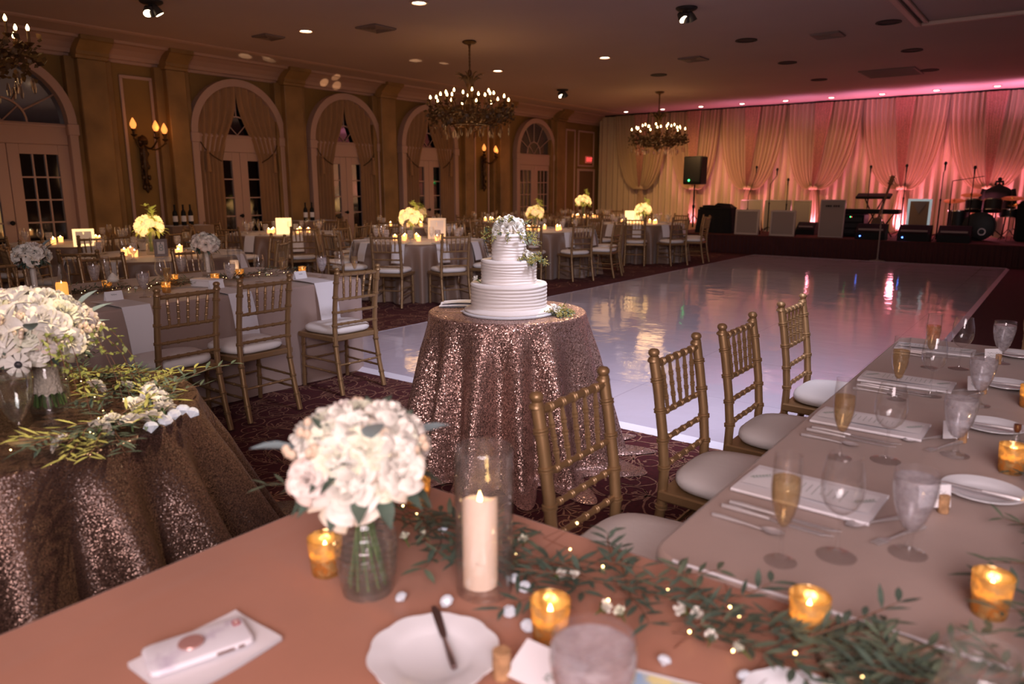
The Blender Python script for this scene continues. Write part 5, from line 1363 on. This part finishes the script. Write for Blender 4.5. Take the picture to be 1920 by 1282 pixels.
for x,y,l,kt in ((-4.92,2.42,'frosted goblet of water on the left long table, behind the first chair back',WAT),(-5.22,2.70,'wine glass on the left long table, behind the first chair back',WIN),(-4.98,2.62,'champagne flute on the left long table, beside the front place card box',FLU),(-4.98,3.10,'goblet glowing orange with candlelight on the left long table',WAT),(-5.02,3.38,'wine glass right of the glowing goblet on the left long table',WIN),(-5.00,3.58,'champagne flute on the left long table, behind the middle chair',FLU),(-4.86,3.86,'goblet of water behind the third chair on the left long table',WAT),(-4.72,3.93,'tall wine glass at the far right corner of the left long table',WIN),(-4.62,4.0,'flute at the far right corner of the left long table',FLU),(-5.75,3.15,'goblet of water on the far side of the left long table',WAT),(-5.7,2.45,'frosted goblet on the far side of the left long table, left part',WAT),(-5.85,2.6,'wine glass on the far side of the left long table, left part',WIN)):
    kt.place((x,y,TZ+.002),0,l,'stemware on the left long table')
def plate_mesh(R, sc=0):
    m = MB(); prof = [(.0,.003),(.55,.003),(.62,.006),(.80,.011),(1,.016),(.995,.018),(.8,.0135),(.62,.009),(.56,.006),(0,.006)]
    n = 64; m.lathe([(r*R,z) for r,z in prof], n)
    if sc: m.v = [(x*(1+sc*abs(sin(5*math.atan2(y,x)))*min(1,math.hypot(x,y)/R)**4), y*(1+sc*abs(sin(5*math.atan2(y,x)))*min(1,math.hypot(x,y)/R)**4), z) for x,y,z in m.v]
    return m
fp = obj('bread_plate', plate_mesh(.099,.05), M_china, loc=(-.708,.738,TZ+.001)); tag(fp, 'white scalloped bread plate at the bottom of the frame with a butter knife across it', 'plate')
tag(obj('bread_plate', plate_mesh(.075,.05), M_china, loc=(-.222,.955,TZ+.001)), 'white plate cut off by the bottom edge, right of the big water goblet', 'plate')
pm = plate_mesh(.088).mesh('bread_plate')
for i,(x,y) in enumerate(((-.088,1.985),(-.115,2.575),(-.115,3.175),(-.11,3.80))):
    tag(obj('bread_plate', pm, M_china, loc=(x,y,TZ+.002)), 'oval-looking white bread plate %s of the right table' % S4[i], 'plate', 'bread plates on the right table')
def butter_knife(loc, ang, lab, mat, L=.175, tilt=0):
    t = thing('butter_knife', lab, 'knife', loc, ang)
    obj('handle', MB().tube([(0,0,.003),(.02,0,.0035),(.075,0,.003)],[.0050,.0056,.0032],8), mat, t)
    obj('blade', MB().add([(.072,-.003,.002),(.085,-.006,.002),(.15,-.009,.002),(.170,-.004,.002),(.172,.003,.002),(.15,.006,.002),(.085,.005,.002),(.072,.003,.002)]+[(.072,-.003,.004),(.085,-.006,.0035),(.15,-.009,.0032),(.170,-.004,.003),(.172,.003,.003),(.15,.006,.0032),(.085,.005,.0035),(.072,.003,.004)],[tuple(range(7,-1,-1)),tuple(range(8,16))]+[(k,(k+1)%8,8+(k+1)%8,8+k) for k in range(8)]), mat, t, smooth=False)
    t.rotation_euler = (0, tilt, ang); return t
butter_knife((-.655,.725,TZ+.016), math.atan2(.128,-.172), 'dark steel butter knife lying across the scalloped plate at the bottom', M_knife)
for s_ in FB and (): pass
for i,(x,y) in enumerate(((-.088,1.985),(-.115,2.575),(-.115,3.175),(-.11,3.80))):
    butter_knife((x+.075,y-.03,TZ+.018), pi-.1, 'butter knife across the bread plate %s of the right table' % S4[i], M_silver)
def cutl(kind):
    t = thing(kind, '', kind.split('_')[-1], (0,0,0))
    if kind.endswith('knife'):
        obj('handle', MB().tube([(0,0,.004),(.03,0,.005),(.10,0,.004),(.11,0,.0035)],[.0055,.0066,.0045,.004],8), M_silver, t)
        obj('blade', MB().add([(.108,-.004,.002),(.13,-.009,.002),(.22,-.009,.002),(.245,.004,.002),(.108,.004,.002),(.108,-.004,.004),(.13,-.009,.003),(.22,-.009,.003),(.245,.004,.003),(.108,.004,.004)],[(4,3,2,1,0),(5,6,7,8,9)]+[(k,(k+1)%5,5+(k+1)%5,5+k) for k in range(5)]), M_silver, t, smooth=False)
    else:
        L = .15
        obj('handle', MB().tube([(0,0,.003),(.02,0,.0045),(.08,0,.005),(L-.035,0,.004)],[.0045,.0052,.0028,.0022],8), M_silver, t)
        if kind.endswith('spoon'): obj('bowl', MB().grid(lambda u,v: (L-.038+.052*v, (u-.5)*.032*sin(max(.02,min(.98,v))*pi)**.6, .008-.006*sin(v*pi)*(1-(2*u-1)**2)), 10, 12), M_silver, t)
        else:
            m = MB().grid(lambda u,v: (L-.036+.026*v, (u-.5)*.020*sin(min(1,v*1.1+.12)*pi/2), .004+.002*v), 6, 6)
            for k in range(4): m.tube([(L-.012,-.0085+.0057*k,.006),(L+.018,-.008+.0053*k,.005)],[.0016,.0008],5)
            obj('tines', m, M_silver, t)
    return t
KN = Kit(cutl('dinner_knife')); SP = Kit(cutl('soup_spoon')); DS = Kit(cutl('dessert_spoon')); DF = Kit(cutl('dessert_fork'))
for i,y0 in enumerate((1.535,2.215,2.86,3.60)):
    KN.place((-.56,y0+.012,TZ+.003),-.04,'silver dinner knife, outer one of the pair %s of the right table' % S4[i],'cutlery on the right table')
    KN.place((-.552,y0+.040,TZ+.003),-.02,'silver dinner knife, inner one beside the napkin %s of the right table' % S4[i],'cutlery on the right table')
    SP.place((-.56,y0-.045,TZ+.003),-.08,'silver soup spoon nearest the glasses %s of the right table' % S4[i],'cutlery on the right table')
    DS.place((-.21,y0+.20,TZ+.003),-2.2,'silver dessert spoon above the napkin %s of the right table' % S4[i],'cutlery on the right table')
    DF.place((-.17,y0+.17,TZ+.003),-2.0,'silver dessert fork above the napkin %s of the right table' % S4[i],'cutlery on the right table')
# menu folded in a napkin at each place
def scroll_mark(mb, cx, cy, s, z, seed):
    r = random.Random(seed)
    mb.tube([(cx-.016*s,cy-.018*s,z),(cx+.004*s,cy,z),(cx+.018*s,cy+.020*s,z)],.0009*s,3)
    for k in range(6):
        u = k/5; p = (cx-.014*s+.030*s*u, cy-.015*s+.032*s*u, z)
        for sg in (-1,1): leaf(mb, p, (.8-sg*.7*.6,.5+sg*.8,.02), .013*s, .005*s, 0, n=2, fold=0)
for i,(y0,y1) in enumerate(((1.645,1.83),(2.315,2.49),(2.945,3.11),(3.66,3.81))):
    x0, x1 = -.575, -.265; t = thing('menu_napkin', 'white napkin with a printed menu card, %s of the right table' % S4[i], 'napkin', ((x0+x1)/2,(y0+y1)/2,TZ+.003), -.03+.02*i, 'menu napkins on the right table')
    hx, hy = (x1-x0)/2, (y1-y0)/2
    m = MB()
    for zz,k in ((.001,0),(.005,.004),(.009,.0)): m.grid(lambda u,v: (-hx+k+(2*hx-2*k)*u, -hy+k+(2*hy-2*k)*v, zz+.0030*sin(u*7+i)*sin(v*3)+.0015*sin(v*pi)), 16, 10)
    m.tube([(-hx,-hy,.005),(hx,-hy,.005)],.0045,6); m.tube([(-hx,hy,.005),(hx,hy,.005)],.0045,6)
    obj('napkin', m, M_nap, t)
    cd = obj('menu_card', MB().grid(lambda u,v: (-hx*.93+hx*1.86*u, -hy*.62+hy*1.24*v, .0142+.0022*sin(u*7+i)*sin(v*3)), 14, 4), M_paper, t)
    k = MB()
    scroll_mark(k, -hx*.78, 0, 1.0, .0168, i); scroll_mark(k, hx*.76, 0, 1.0, .0168, i+9)
    r_ = random.Random(i)
    for c in range(11):
        xx = -hx*.5+hx*1.0*c/10; l = r_.uniform(.35,.9)*hy*.5; k.box(xx-.0006,xx+.0006,-l,l,.0165,.0168)
    obj('menu_print', k, M_ink, cd, smooth=False)
# place cards held in corks
def cork_card(x, y, ang, lab, group=None, cw=.075, ch=.052, cl=.042, cr=.0115):
    t = thing('place_card_holder', lab, 'place card', (x,y,TZ+.002), ang, group)
    obj('cork', MB().lathe([(0,0),(cr-.001,0),(cr,.001),(cr,cl-.001),(cr-.001,cl),(0,cl)],20), M_cork, t)
    c = obj('card', MB().box(-cw/2-.02,cw/2-.02,-.0006,.0006,.012,.012+ch,Matrix.Rotation(-.15,4,'X')), M_paper, t, smooth=False)
    k = MB(); r = random.Random(int(abs(x)*100))
    for q in range(2):
        pts = [(-.045+.05*u, -.0011, .046-.012*q+.004*sin(u*26+q)*(.6+.4*sin(u*9))) for u in [j/24 for j in range(25)]]
        k.tube(pts,.0005,3,M=Matrix.Rotation(-.15,4,'X'))
    obj('handwriting', k, M_ink2, c)
    return t
t = thing('place_card_holder', 'wine cork with a white place card leaning back from it, right of the scalloped plate', 'place card', (-.598,.768,TZ+.002), 0)
obj('cork', MB().lathe([(0,0),(.013,0),(.014,.001),(.014,.044),(.013,.045),(0,.045)],20), M_cork, t)
Mc = Matrix.Translation((.062,.0,.012))@Matrix.Rotation(-1.15,4,'X'); c = obj('card', MB().box(-.055,.055,-.0006,.0006,-.004,.062,Mc), M_paper, t, smooth=False)
k = MB(); scroll_mark(k, .0, .0, .9, .0, 5); k.v = [tuple(Mc@Vector((x+.018,-.0012,y+.030))) for x,y,z in k.v]; obj('printed_sprig', k, M_ink, c)
for i,(x,y) in enumerate(((-.150,1.82),(-.172,2.39),(-.175,3.03),(-.17,3.60))): cork_card(x,y,.7,'wine cork holding a white card %s of the right table' % S4[i],'cork card holders on the right table')
# phone on an envelope
t = thing('envelope_napkin', 'white folded napkin under the phone at bottom left', 'napkin', (-1.003,.533,TZ+.002), 0)
m = MB()
for zz in (.001,.004,.007): m.grid(lambda u,v: (-.066+.132*u+.004*sin(v*3), -.092+.184*v, zz+.0015*sin(u*5)*sin(v*4)), 8, 10)
m.tube([(-.066,-.09,.004),(-.062,.092,.004)],.0035,6)
obj('napkin', m, M_nap, t)
ph = thing('phone', 'phone in a white marble-patterned case, lying on the folded napkin at bottom left', 'phone', (-1.011,.524,TZ+.013), math.atan2(.146,.045))
hl, hw2 = .0765, .040
m = MB(); vs=[]; 
def rr2(a, z, i): 
    x,y,nx,ny = rrect(a, hl-i, hw2-i, .011); return (x,y,z)
nn = 48; lay = [(0,.002),(.002,0),(.008,0),(.0098,.0015),(.0105,.004)]
for z,i in lay: m.v += [rr2(k/nn,z,i) for k in range(nn)]
for q in range(len(lay)-1): m.f += [(q*nn+k,q*nn+(k+1)%nn,(q+1)*nn+(k+1)%nn,(q+1)*nn+k) for k in range(nn)]
m.f += [tuple(range(nn-1,-1,-1)), tuple(range((len(lay)-1)*nn, len(lay)*nn))]
obj('case', m, M_marble, ph)
obj('grip_disc', MB().lathe([(0,.0105),(.008,.0105),(.008,.013),(.0185,.0135),(.0195,.0150),(.0185,.0165),(0,.017)],32,(-.010,.0,0)), M_rg, ph)
cam_ = obj('camera_window', MB().bbox(hl-.019,hl-.007,.012,.027,.0103,.0113,.0015), pmat('dark_red_camera',(.35,.02,.04),.3), ph, smooth=False)
obj('camera_lens', MB().lathe([(.002,.0115),(.0042,.0115),(.0042,.012),(.002,.012)],14,(hl-.013,.0195,0),closed=True), M_petalp, cam_)
k = MB(); k.box(.018,.045,-hw2-.0012,-hw2+.001,.003,.007); k.box(.050,.060,-hw2-.0012,-hw2+.001,.003,.007); obj('side_buttons', k, M_guitar, ph, smooth=False)
# vase rim, wood slice and print at the bottom right
t = thing('glass_vase', 'ribbed glass vase rim at the bottom right corner, close to us', 'vase', (-.02,.945,TZ+.002))
ribbed_vase(t, (0,0,0), .185, .058, .038)
t = thing('wood_slice', 'pale round wood slice with dark bark, under the leaves at bottom right', 'wood slice', (-.135,1.125,TZ+.002))
obj('slice', MB().lathe([(0,0),(.098,0),(.098,.012),(0,.012)],40), M_wood, t); 
m = MB(); n=60; m.grid(lambda u,v: ((.100+.003*sin(u*50)+.002*sin(v*pi))*cos(u*2*pi),(.100+.003*sin(u*50))*sin(u*2*pi),.0135*v),n,3,cu=True); m.lathe([(.096,.0125),(.102,.0135)],n); obj('bark', m, M_bark, t)
M_print = two_tone('print_yellow_blue', (.85,.75,.35), (.35,.55,.80), 9, .5, rough=.6)
t = thing('printed_card', 'white card printed in pale yellow and blue, at the bottom edge right of the goblet', 'card', (-.375,.865,TZ+.003), .25)
obj('card', MB().bbox(-.07,.07,-.055,.055,0,.002,.0008), M_paper, t, smooth=False)
obj('print', MB().box(-.062,.062,-.047,.047,.002,.0024), M_print, t, smooth=False)
t = thing('small_bottle', 'small clear bottle with a dark stopper behind the second gold votive at the right edge', 'bottle', (-.045,2.29,TZ+.002))
obj('glass', MB().lathe([(0,0),(.014,0),(.016,.003),(.016,.055),(.007,.072),(.006,.090)],16), M_glassR, t)
obj('stopper', MB().lathe([(0,.083),(.0055,.083),(.009,.092),(.009,.106),(0,.108)],12), M_guitar, t)

# ------------------------------------------------------------------ left long table dressing
for i,(y,l) in enumerate(((2.18,'nearest the white bouquet'),(2.90,'behind the middle chair'),(3.63,'behind the third chair'))):
    m = MB(); w = .09; z = .006
    pts = [(-.36,z+.008),(-.20,z+.009),(-.03,z+.006),(.0,z+.003),(.012,z-.03),(.040,-.12),(.062,-.24),(.078,-.34)]
    for k,(x,zz) in enumerate(pts): m.v += [(x,-w,zz),(x,w,zz),(x-.005,-w,zz-.003),(x-.005,w,zz-.003)]
    for k in range(len(pts)-1):
        b = k*4; m.f += [(b,b+1,b+5,b+4),(b+2,b+6,b+7,b+3),(b,b+4,b+6,b+2),(b+1,b+3,b+7,b+5)]
    t = tag(obj('hanging_napkin', m, M_nap, loc=(-4.555,y,TZ+.002), rot=(0,0,.06-.05*i)), 'white napkin hanging off the left long table, %s' % l, 'napkin')
    c = thing('place_card', 'folded white place card on the left long table, %s' % l, 'place card', (-4.86,y+.01,TZ+.012), pi/2)
    cd = obj('card', MB().add([(-.055,-.018,0),(.055,-.018,0),(.055,0,.062),(-.055,0,.062),(.055,.018,0),(-.055,.018,0)],[(0,1,2,3),(3,2,4,5)]), M_paper, c, smooth=False)
    k = MB(); k.tube([(-.018+.036*u,-.0075,.040+.004*sin(u*20)) for u in [j/16 for j in range(17)]],.0011,3); obj('handwriting', k, M_ink2, cd)
t = thing('card_box', 'small white box on the left long table, right of the first chair back', 'box', (-5.10,2.98,TZ+.003), .3)
obj('box', MB().bbox(-.11,.11,-.05,.05,0,.055,.004), M_paper, t, smooth=False); obj('lid_edge', MB().bbox(-.112,.112,-.052,.052,.04,.058,.003), M_nap, t, smooth=False)
def small_bq(x, y, seed, vlab, blab, vm, z=TZ+.003, s=1.0):
    v = thing('glass_vase', vlab, 'vase', (x,y,z)); ribbed_vase(v, (0,0,0), .20*s, .055*s, .036*s)
    b = thing('rose_bouquet', blab, 'bouquet', (x,y,z)); fl = [(ROSES[i%3], M_petal if i%3 else M_petalp, .05*s, 'rose') for i in range(13)]
    bouquet(b, (0,0,.27*s), .105*s, fl, seed, .75, 110, -.4, None, .055, 3, 2)
    obj('stems', MB().tube([(0,0,.2*s),(.01,0,.03)],.018*s,8), vm, b)
small_bq(-5.72, 3.36, 3, 'ribbed vase with a pink-lit stem wrap on the left long table, right one', 'loose bouquet of blush and white roses on the left long table', M_petalp)
small_bq(-5.62, 2.02, 7, 'ribbed pinkish vase at the near left end of the left long table', 'bouquet of white roses and an anemone at the left edge, behind the big bouquet', M_petalp)
t = thing('cylinder_vase', 'clear glass cylinder with an orange-lit candle behind the big bouquet', 'vase', (-5.02,1.955,TZ+.003))
obj('glass_wall', MB().lathe([(.05,0),(.051,.25),(.049,.25)],28), M_glass, t); obj('base', MB().lathe([(0,.0),(.05,0),(.048,.01),(0,.008)],24), M_solid, t)
t = thing('pillar_candle', 'candle glowing orange just above the big white bouquet', 'candle', (-5.02,1.955,TZ+.014))
obj('wax', MB().lathe([(0,0),(.034,0),(.034,.115),(.030,.127),(0,.108)],24), pmat('wax_lit_orange',(.9,.4,.12),.5,emis=(1,.35,.06),estr=1.3), t); obj('flame', MB().lathe([(0,0),(.004,.01),(0,.026)],8,(0,0,.112)), M_flame, t)  # flame light put into the wax colour and its emission
t = thing('cylinder_vase', 'clear glass cylinder with a floating light on the left long table, right part', 'vase', (-5.42,3.42,TZ+.003))
obj('glass_wall', MB().lathe([(.05,0),(.051,.25),(.049,.25)],28), M_glass, t); obj('base', MB().lathe([(0,.0),(.05,0),(.048,.01),(0,.008)],24), M_solid, t)
tag(obj('pillar_candle', MB().lathe([(0,0),(.034,0),(.034,.13),(.030,.132),(0,.122)],24), M_wax, loc=(-5.42,3.42,TZ+.014)), 'pale candle inside the right-hand glass cylinder on the left long table', 'candle')
t = thing('cake_stand', 'low stand with a small heap of white icing on the left long table', 'stand', (-5.35,2.42,TZ+.003))
obj('dish', MB().lathe([(0,0),(.04,0),(.02,.02),(.02,.06),(.065,.07),(.066,.075),(0,.075)],24), M_solid, t)
t = tag(obj('meringue', MB().lathe([(0,0),(.035,0),(.040,.012),(.030,.022),(.032,.030),(.018,.042),(.012,.052),(0,.062)],12), M_petal, loc=(-5.35,2.42,TZ+.079)), 'small heap of white sweets on the low glass stand', 'sweets')

# ------------------------------------------------------------------ centrepieces of the far tables
def framed_sign(x, y, ang, lab, num=None, w=.135, h=.19, fm=M_grey, cm=M_petalp):
    t = thing('table_number_frame', lab, 'sign', (x,y,TZ+.003), ang)
    M = Matrix.Rotation(-.12,4,'X'); f = MB(); b = .032
    for q in ((-w/2,w/2,0,b),(-w/2,w/2,h-b,h),(-w/2,-w/2+b,b,h-b),(w/2-b,w/2,b,h-b)): f.bbox(q[0],q[1],-.008,.008,q[2],q[3],.003,M)
    obj('frame', f, fm, t, smooth=False); obj('card', MB().box(-w/2+b,w/2-b,-.004,.002,b,h-b,M), cm, t, smooth=False)
    obj('easel_leg', MB().tube([(0,.01,h*.8),(0,.07,.0)],.006,6), fm, t)
    if num: obj('numeral', text_mesh(num, .10, .001), M_ink, t, loc=(0,-.014,h*.5), rot=(pi/2-.12,0,0), smooth=False)
M_lit = pmat('candle_lit_paper', (.9,.75,.5), .6, emis=(1,.62,.26), estr=1.6)  # emission puts candlelight into the paper
M_lit2 = pmat('candle_lit_paper_soft', (.8,.68,.55), .6, emis=(1,.6,.35), estr=.22)  # weaker copy, candlelight again put in by emission
angc = lambda x,y: math.atan2(y,x)-pi/2
framed_sign(-7.72,4.02,angc(-7.7,4.0)+.1,'grey frame with the ornate number 8 on the round table beyond the first chair','8')
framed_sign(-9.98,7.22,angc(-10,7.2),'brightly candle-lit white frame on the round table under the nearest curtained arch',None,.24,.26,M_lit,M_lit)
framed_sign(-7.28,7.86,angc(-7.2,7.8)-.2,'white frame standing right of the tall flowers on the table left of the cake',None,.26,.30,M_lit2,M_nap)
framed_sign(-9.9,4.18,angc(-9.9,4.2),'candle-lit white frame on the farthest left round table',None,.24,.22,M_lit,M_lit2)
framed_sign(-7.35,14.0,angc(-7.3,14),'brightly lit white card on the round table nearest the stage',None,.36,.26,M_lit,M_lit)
def tall_flowers(x, y, h, rad, seed, lab, vlab, lit=0, n=10):
    v = thing('vase', vlab, 'vase', (x,y,TZ+.003)); obj('glass_wall', MB().lathe([(0,0),(.05,0),(.055,.01),(.045,h*.4),(.06,h*.62),(.05,h*.62)],18), M_glassR, v)
    b = thing('flower_arrangement', lab, 'flowers', (x,y,TZ+.003))
    pm_ = M_petal if not lit else pmat('candle_lit_petal', (.9,.72,.45), .6, emis=(1,.6,.25), estr=lit)  # when lit, emission puts candlelight into the petals
    lm_ = M_leafl if not lit else pmat('candle_lit_leaf', (.35,.34,.08), .6, emis=(.55,.42,.06), estr=lit*.5)  # leaves get painted candlelight too, as emission and a yellower colour
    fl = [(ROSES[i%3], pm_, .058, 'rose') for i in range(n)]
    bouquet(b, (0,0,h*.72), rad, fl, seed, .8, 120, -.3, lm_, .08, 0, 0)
    r = random.Random(seed); m = MB()
    for k in range(26):
        u = k/25; p = (rad*.3*sin(u*4)+r.gauss(0,.02)+.10*u, r.gauss(0,.02), h*.75+u*h*.5)
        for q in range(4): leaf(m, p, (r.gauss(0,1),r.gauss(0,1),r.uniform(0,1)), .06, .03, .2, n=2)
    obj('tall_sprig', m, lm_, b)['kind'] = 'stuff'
    obj('stems', MB().tube([(0,0,.03),(0,0,h*.7)],.02,6), M_stem, b)
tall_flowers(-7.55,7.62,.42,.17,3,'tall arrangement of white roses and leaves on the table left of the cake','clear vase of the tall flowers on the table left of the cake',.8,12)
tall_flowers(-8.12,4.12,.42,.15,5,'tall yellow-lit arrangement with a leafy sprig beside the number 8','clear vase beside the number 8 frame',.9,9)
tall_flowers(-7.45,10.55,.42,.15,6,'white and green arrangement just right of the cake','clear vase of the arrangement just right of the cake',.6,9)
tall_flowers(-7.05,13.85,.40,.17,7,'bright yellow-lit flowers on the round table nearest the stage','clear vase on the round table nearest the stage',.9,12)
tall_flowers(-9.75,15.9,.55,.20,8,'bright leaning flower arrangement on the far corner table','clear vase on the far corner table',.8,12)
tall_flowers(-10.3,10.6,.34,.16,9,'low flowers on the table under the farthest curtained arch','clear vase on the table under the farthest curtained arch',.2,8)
# wine bottles on small service tables by the wall
def svc(x, y, lab, nb, w=.7):
    t = thing('service_table', lab, 'table', (x,y,0)); 
    def fn(u,v):
        a=u*2*pi; c,s=cos(a),sin(a); k=1/max(abs(c)/.24,abs(s)/(w/2)); f=1+.05*v*(1+sin(a*14)); return (c*k*f,s*k*f,.90-.895*v)
    obj('cloth', MB().grid(fn,70,5,cu=True).add([fn(i/70,0) for i in range(70)],[tuple(range(70))]), M_taupe, t)
    bm = MB().lathe([(0,0),(.036,0),(.038,.01),(.038,.19),(.030,.22),(.014,.245),(.0135,.31),(.016,.312),(.016,.325),(0,.326)],14).mesh('bottle_glass')
    lb = MB().lathe([(.0386,.06),(.0386,.15)],14).mesh('bottle_label')
    for k in range(nb):
        b = thing('wine_bottle', 'dark wine bottle on the service table %s, %s' % (('below the first sconce' if nb == 3 else 'between the nearer curtained arches'), ['left one','middle one','right one'][k] if nb == 3 else ['left one','right one'][k]), 'bottle', (x+.02*(k%2),y-.16+.13*k,.902), .5)
        obj('glass', bm, M_black, b); obj('label', lb, M_nap, b)
svc(-11.35,6.35,'small cloth-covered service table by the first pilaster, below the first sconce',3)
svc(-11.2,8.75,'small cloth-covered service table by the pilaster between the two nearer curtained arches',2)

# ------------------------------------------------------------------ lights
def point(x,y,z,e,c,r=.1,name='lamp'):
    l = bpy.data.lights.new(name,'POINT'); l.energy=e; l.color=c; l.shadow_soft_size=r; o=bpy.data.objects.new(name,l); COL.objects.link(o); o.location=(x,y,z); return o
def spot(p, tgt, e, c, ang, r=.05, blend=.5, name='spot_lamp'):
    l = bpy.data.lights.new(name,'SPOT'); l.energy=e; l.color=c; l.spot_size=ang*D2R; l.spot_blend=blend; l.shadow_soft_size=r
    o = bpy.data.objects.new(name,l); COL.objects.link(o); o.location=p; o.rotation_euler=(Vector(tgt)-Vector(p)).to_track_quat('-Z','Y').to_euler(); return o
def area(p, tgt, sx, sy, e, c, name='area_lamp', spread=180):
    l = bpy.data.lights.new(name,'AREA'); l.shape='RECTANGLE'; l.size=sx; l.size_y=sy; l.energy=e; l.color=c; l.spread=spread*D2R
    o = bpy.data.objects.new(name,l); COL.objects.link(o); o.location=p; o.rotation_euler=(Vector(tgt)-Vector(p)).to_track_quat('-Z','Y').to_euler(); return o
WARM=(1,.56,.24); PINK=(1,.18,.34); FL=(1,.88,.92)
# bounced flash from above and behind the camera
area((1.4,-1.4,3.3),(-1.6,3.2,.6),2.4,2.4,150,FL,'bounce_flash')
spot((-.9,3.0,3.5),(-3.3,6.0,0),980,(.82,.81,1),86,.35,.9,'floor_fill')  # added fill lamp brightening the dance floor, no real fixture there
area((.6,-1.0,1.9),(-1.6,3.0,3.62),1.2,1.2,75,(1,.76,.78),'ceiling_bounce')
# chandeliers
for x,y,e in ((-7.46,8.85,12),(-7.79,15.9,16),(-7.52,2.28,8)): point(x,y,2.35,e,WARM,.35,'chandelier_glow')
# sconces
for y in (6.15,14.7): point(-11.5,y,2.4,2.2,(1,.40,.10),.12,'sconce_glow')
# tables
for cx,cy in lights: point(cx,cy,1.02,2.6,(1,.52,.18),.22,'table_glow')
point(-5.3,2.9,1.0,.9,(1,.55,.25),.2,'table_glow')
# pin spots
spot((-3.0,5.9,3.5),(-2.4,3.15,.98),290,(1,.74,.48),20,.06,.6)
spot((-2.1,2.9,3.5),(-2.55,1.02,.90),620,(1,.76,.48),27,.05,.6)
spot((-.6,-.6,3.5),(-1.05,.85,.76),30,(1,.50,.30),34,.25,.7)
# pink uplights behind the drapes and amber wash in front
for k,tx in enumerate(TIES):
    e = (0,30,45,50,85,95,80)[k]
    if e: spot((tx+.05,19.80,SZ+.05),(tx,20.12,2.2),e*2.4,(1,.24,.42),95,.06,.8,'uplight')
    point(tx+.05,19.55,.95,(.5,3.5,5,6,13,15,12)[k],(1,.27,.38),.1,'uplight_glow')
for k,e in ((1,40),(2,70),(3,110),(4,240),(5,280),(6,220)): spot((TIES[k]+.1,18.75,SZ+.1),(TIES[k],20.0,2.7),e,(1,.22,.30),75,.1,.9,'uplight_front')
for x,e in ((-7.0,8),(-5.5,16),(-4,26),(-2.5,36),(-1,45),(1,45)): spot((x,18.9,2.5),(x,19.25,3.62),e*2.2,(1,.42,.85),112,.15,1,'ceiling_wash')
for x,e in ((-10.6,40),(-9.0,165),(-7.4,165),(-5.4,105),(-3.2,38),(-1,22)): spot((x,17.0,2.9),(x-.1,20,1.2),e,(1,.58,.22),85,.15,.8,'drape_wash')
for x in (-8.24,-7.13,-6.03,-4.95,-3.84,-2.74,-1.6): spot((x,19.3,3.55),(x,19.85,1.0),6,(1,.60,.42),80,.04,.6,'downlight')
for x,y in ((-6.43,6.72),(-8.79,6.92),(-8.83,11.28),(-6.54,11.25)): spot((x,y,3.55),(x,y,0),12,(1,.70,.42),90,.05,.6,'downlight')
# unseen spots added to imitate reflected glints on the ceiling and cornice
for p,q,e,a in (((-9.4,6.0,2.6),(-11.2,7.55,3.6),260,5),((-9.4,6.0,2.6),(-11.2,8.0,3.6),200,4),((-9.4,6.0,2.6),(-11.0,7.8,3.6),160,3),((-8.6,8.6,2.4),(-9.3,9.6,3.62),90,8),((-8.6,8.6,2.4),(-9.1,10.1,3.62),120,5),((-9.4,8.6,2.6),(-11.75,9.65,3.45),260,4),((-9.4,8.6,2.6),(-11.75,9.95,3.42),260,4),((-9.4,8.6,2.6),(-11.6,9.8,3.55),200,4)):
    spot(p,q,e,(1,.72,.42),a,.01,.5,'glint')
# dim warm house light
area((-6.5,10.5,3.55),(-6.5,10.5,0),8,12,36,(1,.60,.38),'house_light')
point(-9.6,12.5,1.7,9,(1,.52,.24),.6,'wall_wash'); point(-9.6,17.0,1.7,11,(1,.52,.24),.6,'wall_wash'); point(-9.3,6.5,1.7,5,(1,.5,.22),.6,'wall_wash')
w = bpy.data.worlds.new('world'); w.use_nodes=True; SC.world=w; w.node_tree.nodes['Background'].inputs[0].default_value=(.05,.03,.025,1); w.node_tree.nodes['Background'].inputs[1].default_value=.2

# ------------------------------------------------------------------ camera
cd = bpy.data.cameras.new('camera'); cam = bpy.data.objects.new('camera', cd); COL.objects.link(cam)
cd.sensor_width = 36; cd.sensor_fit = 'HORIZONTAL'; cd.lens = 1373.3/1920*36; cd.clip_start=.05; cd.clip_end=100
cam.location = (0,0,1.48); cam.rotation_euler = (pi/2-.206654, 0, .64565)
cd.dof.use_dof = True; cd.dof.focus_distance = 3.9; cd.dof.aperture_fstop = 2.6; cd.dof.aperture_blades = 0
SC.camera = cam
SC.view_settings.view_transform = 'Standard'; SC.view_settings.exposure = 0; SC.view_settings.look = 'None'
cy = SC.cycles
cy.max_bounces = 6; cy.diffuse_bounces = 2; cy.glossy_bounces = 3; cy.transmission_bounces = 4; cy.transparent_max_bounces = 20; cy.use_adaptive_sampling = True; cy.adaptive_threshold = .03
cy.caustics_reflective = False; cy.caustics_refractive = False; cy.sample_clamp_indirect = 4.0; cy.use_denoising = True
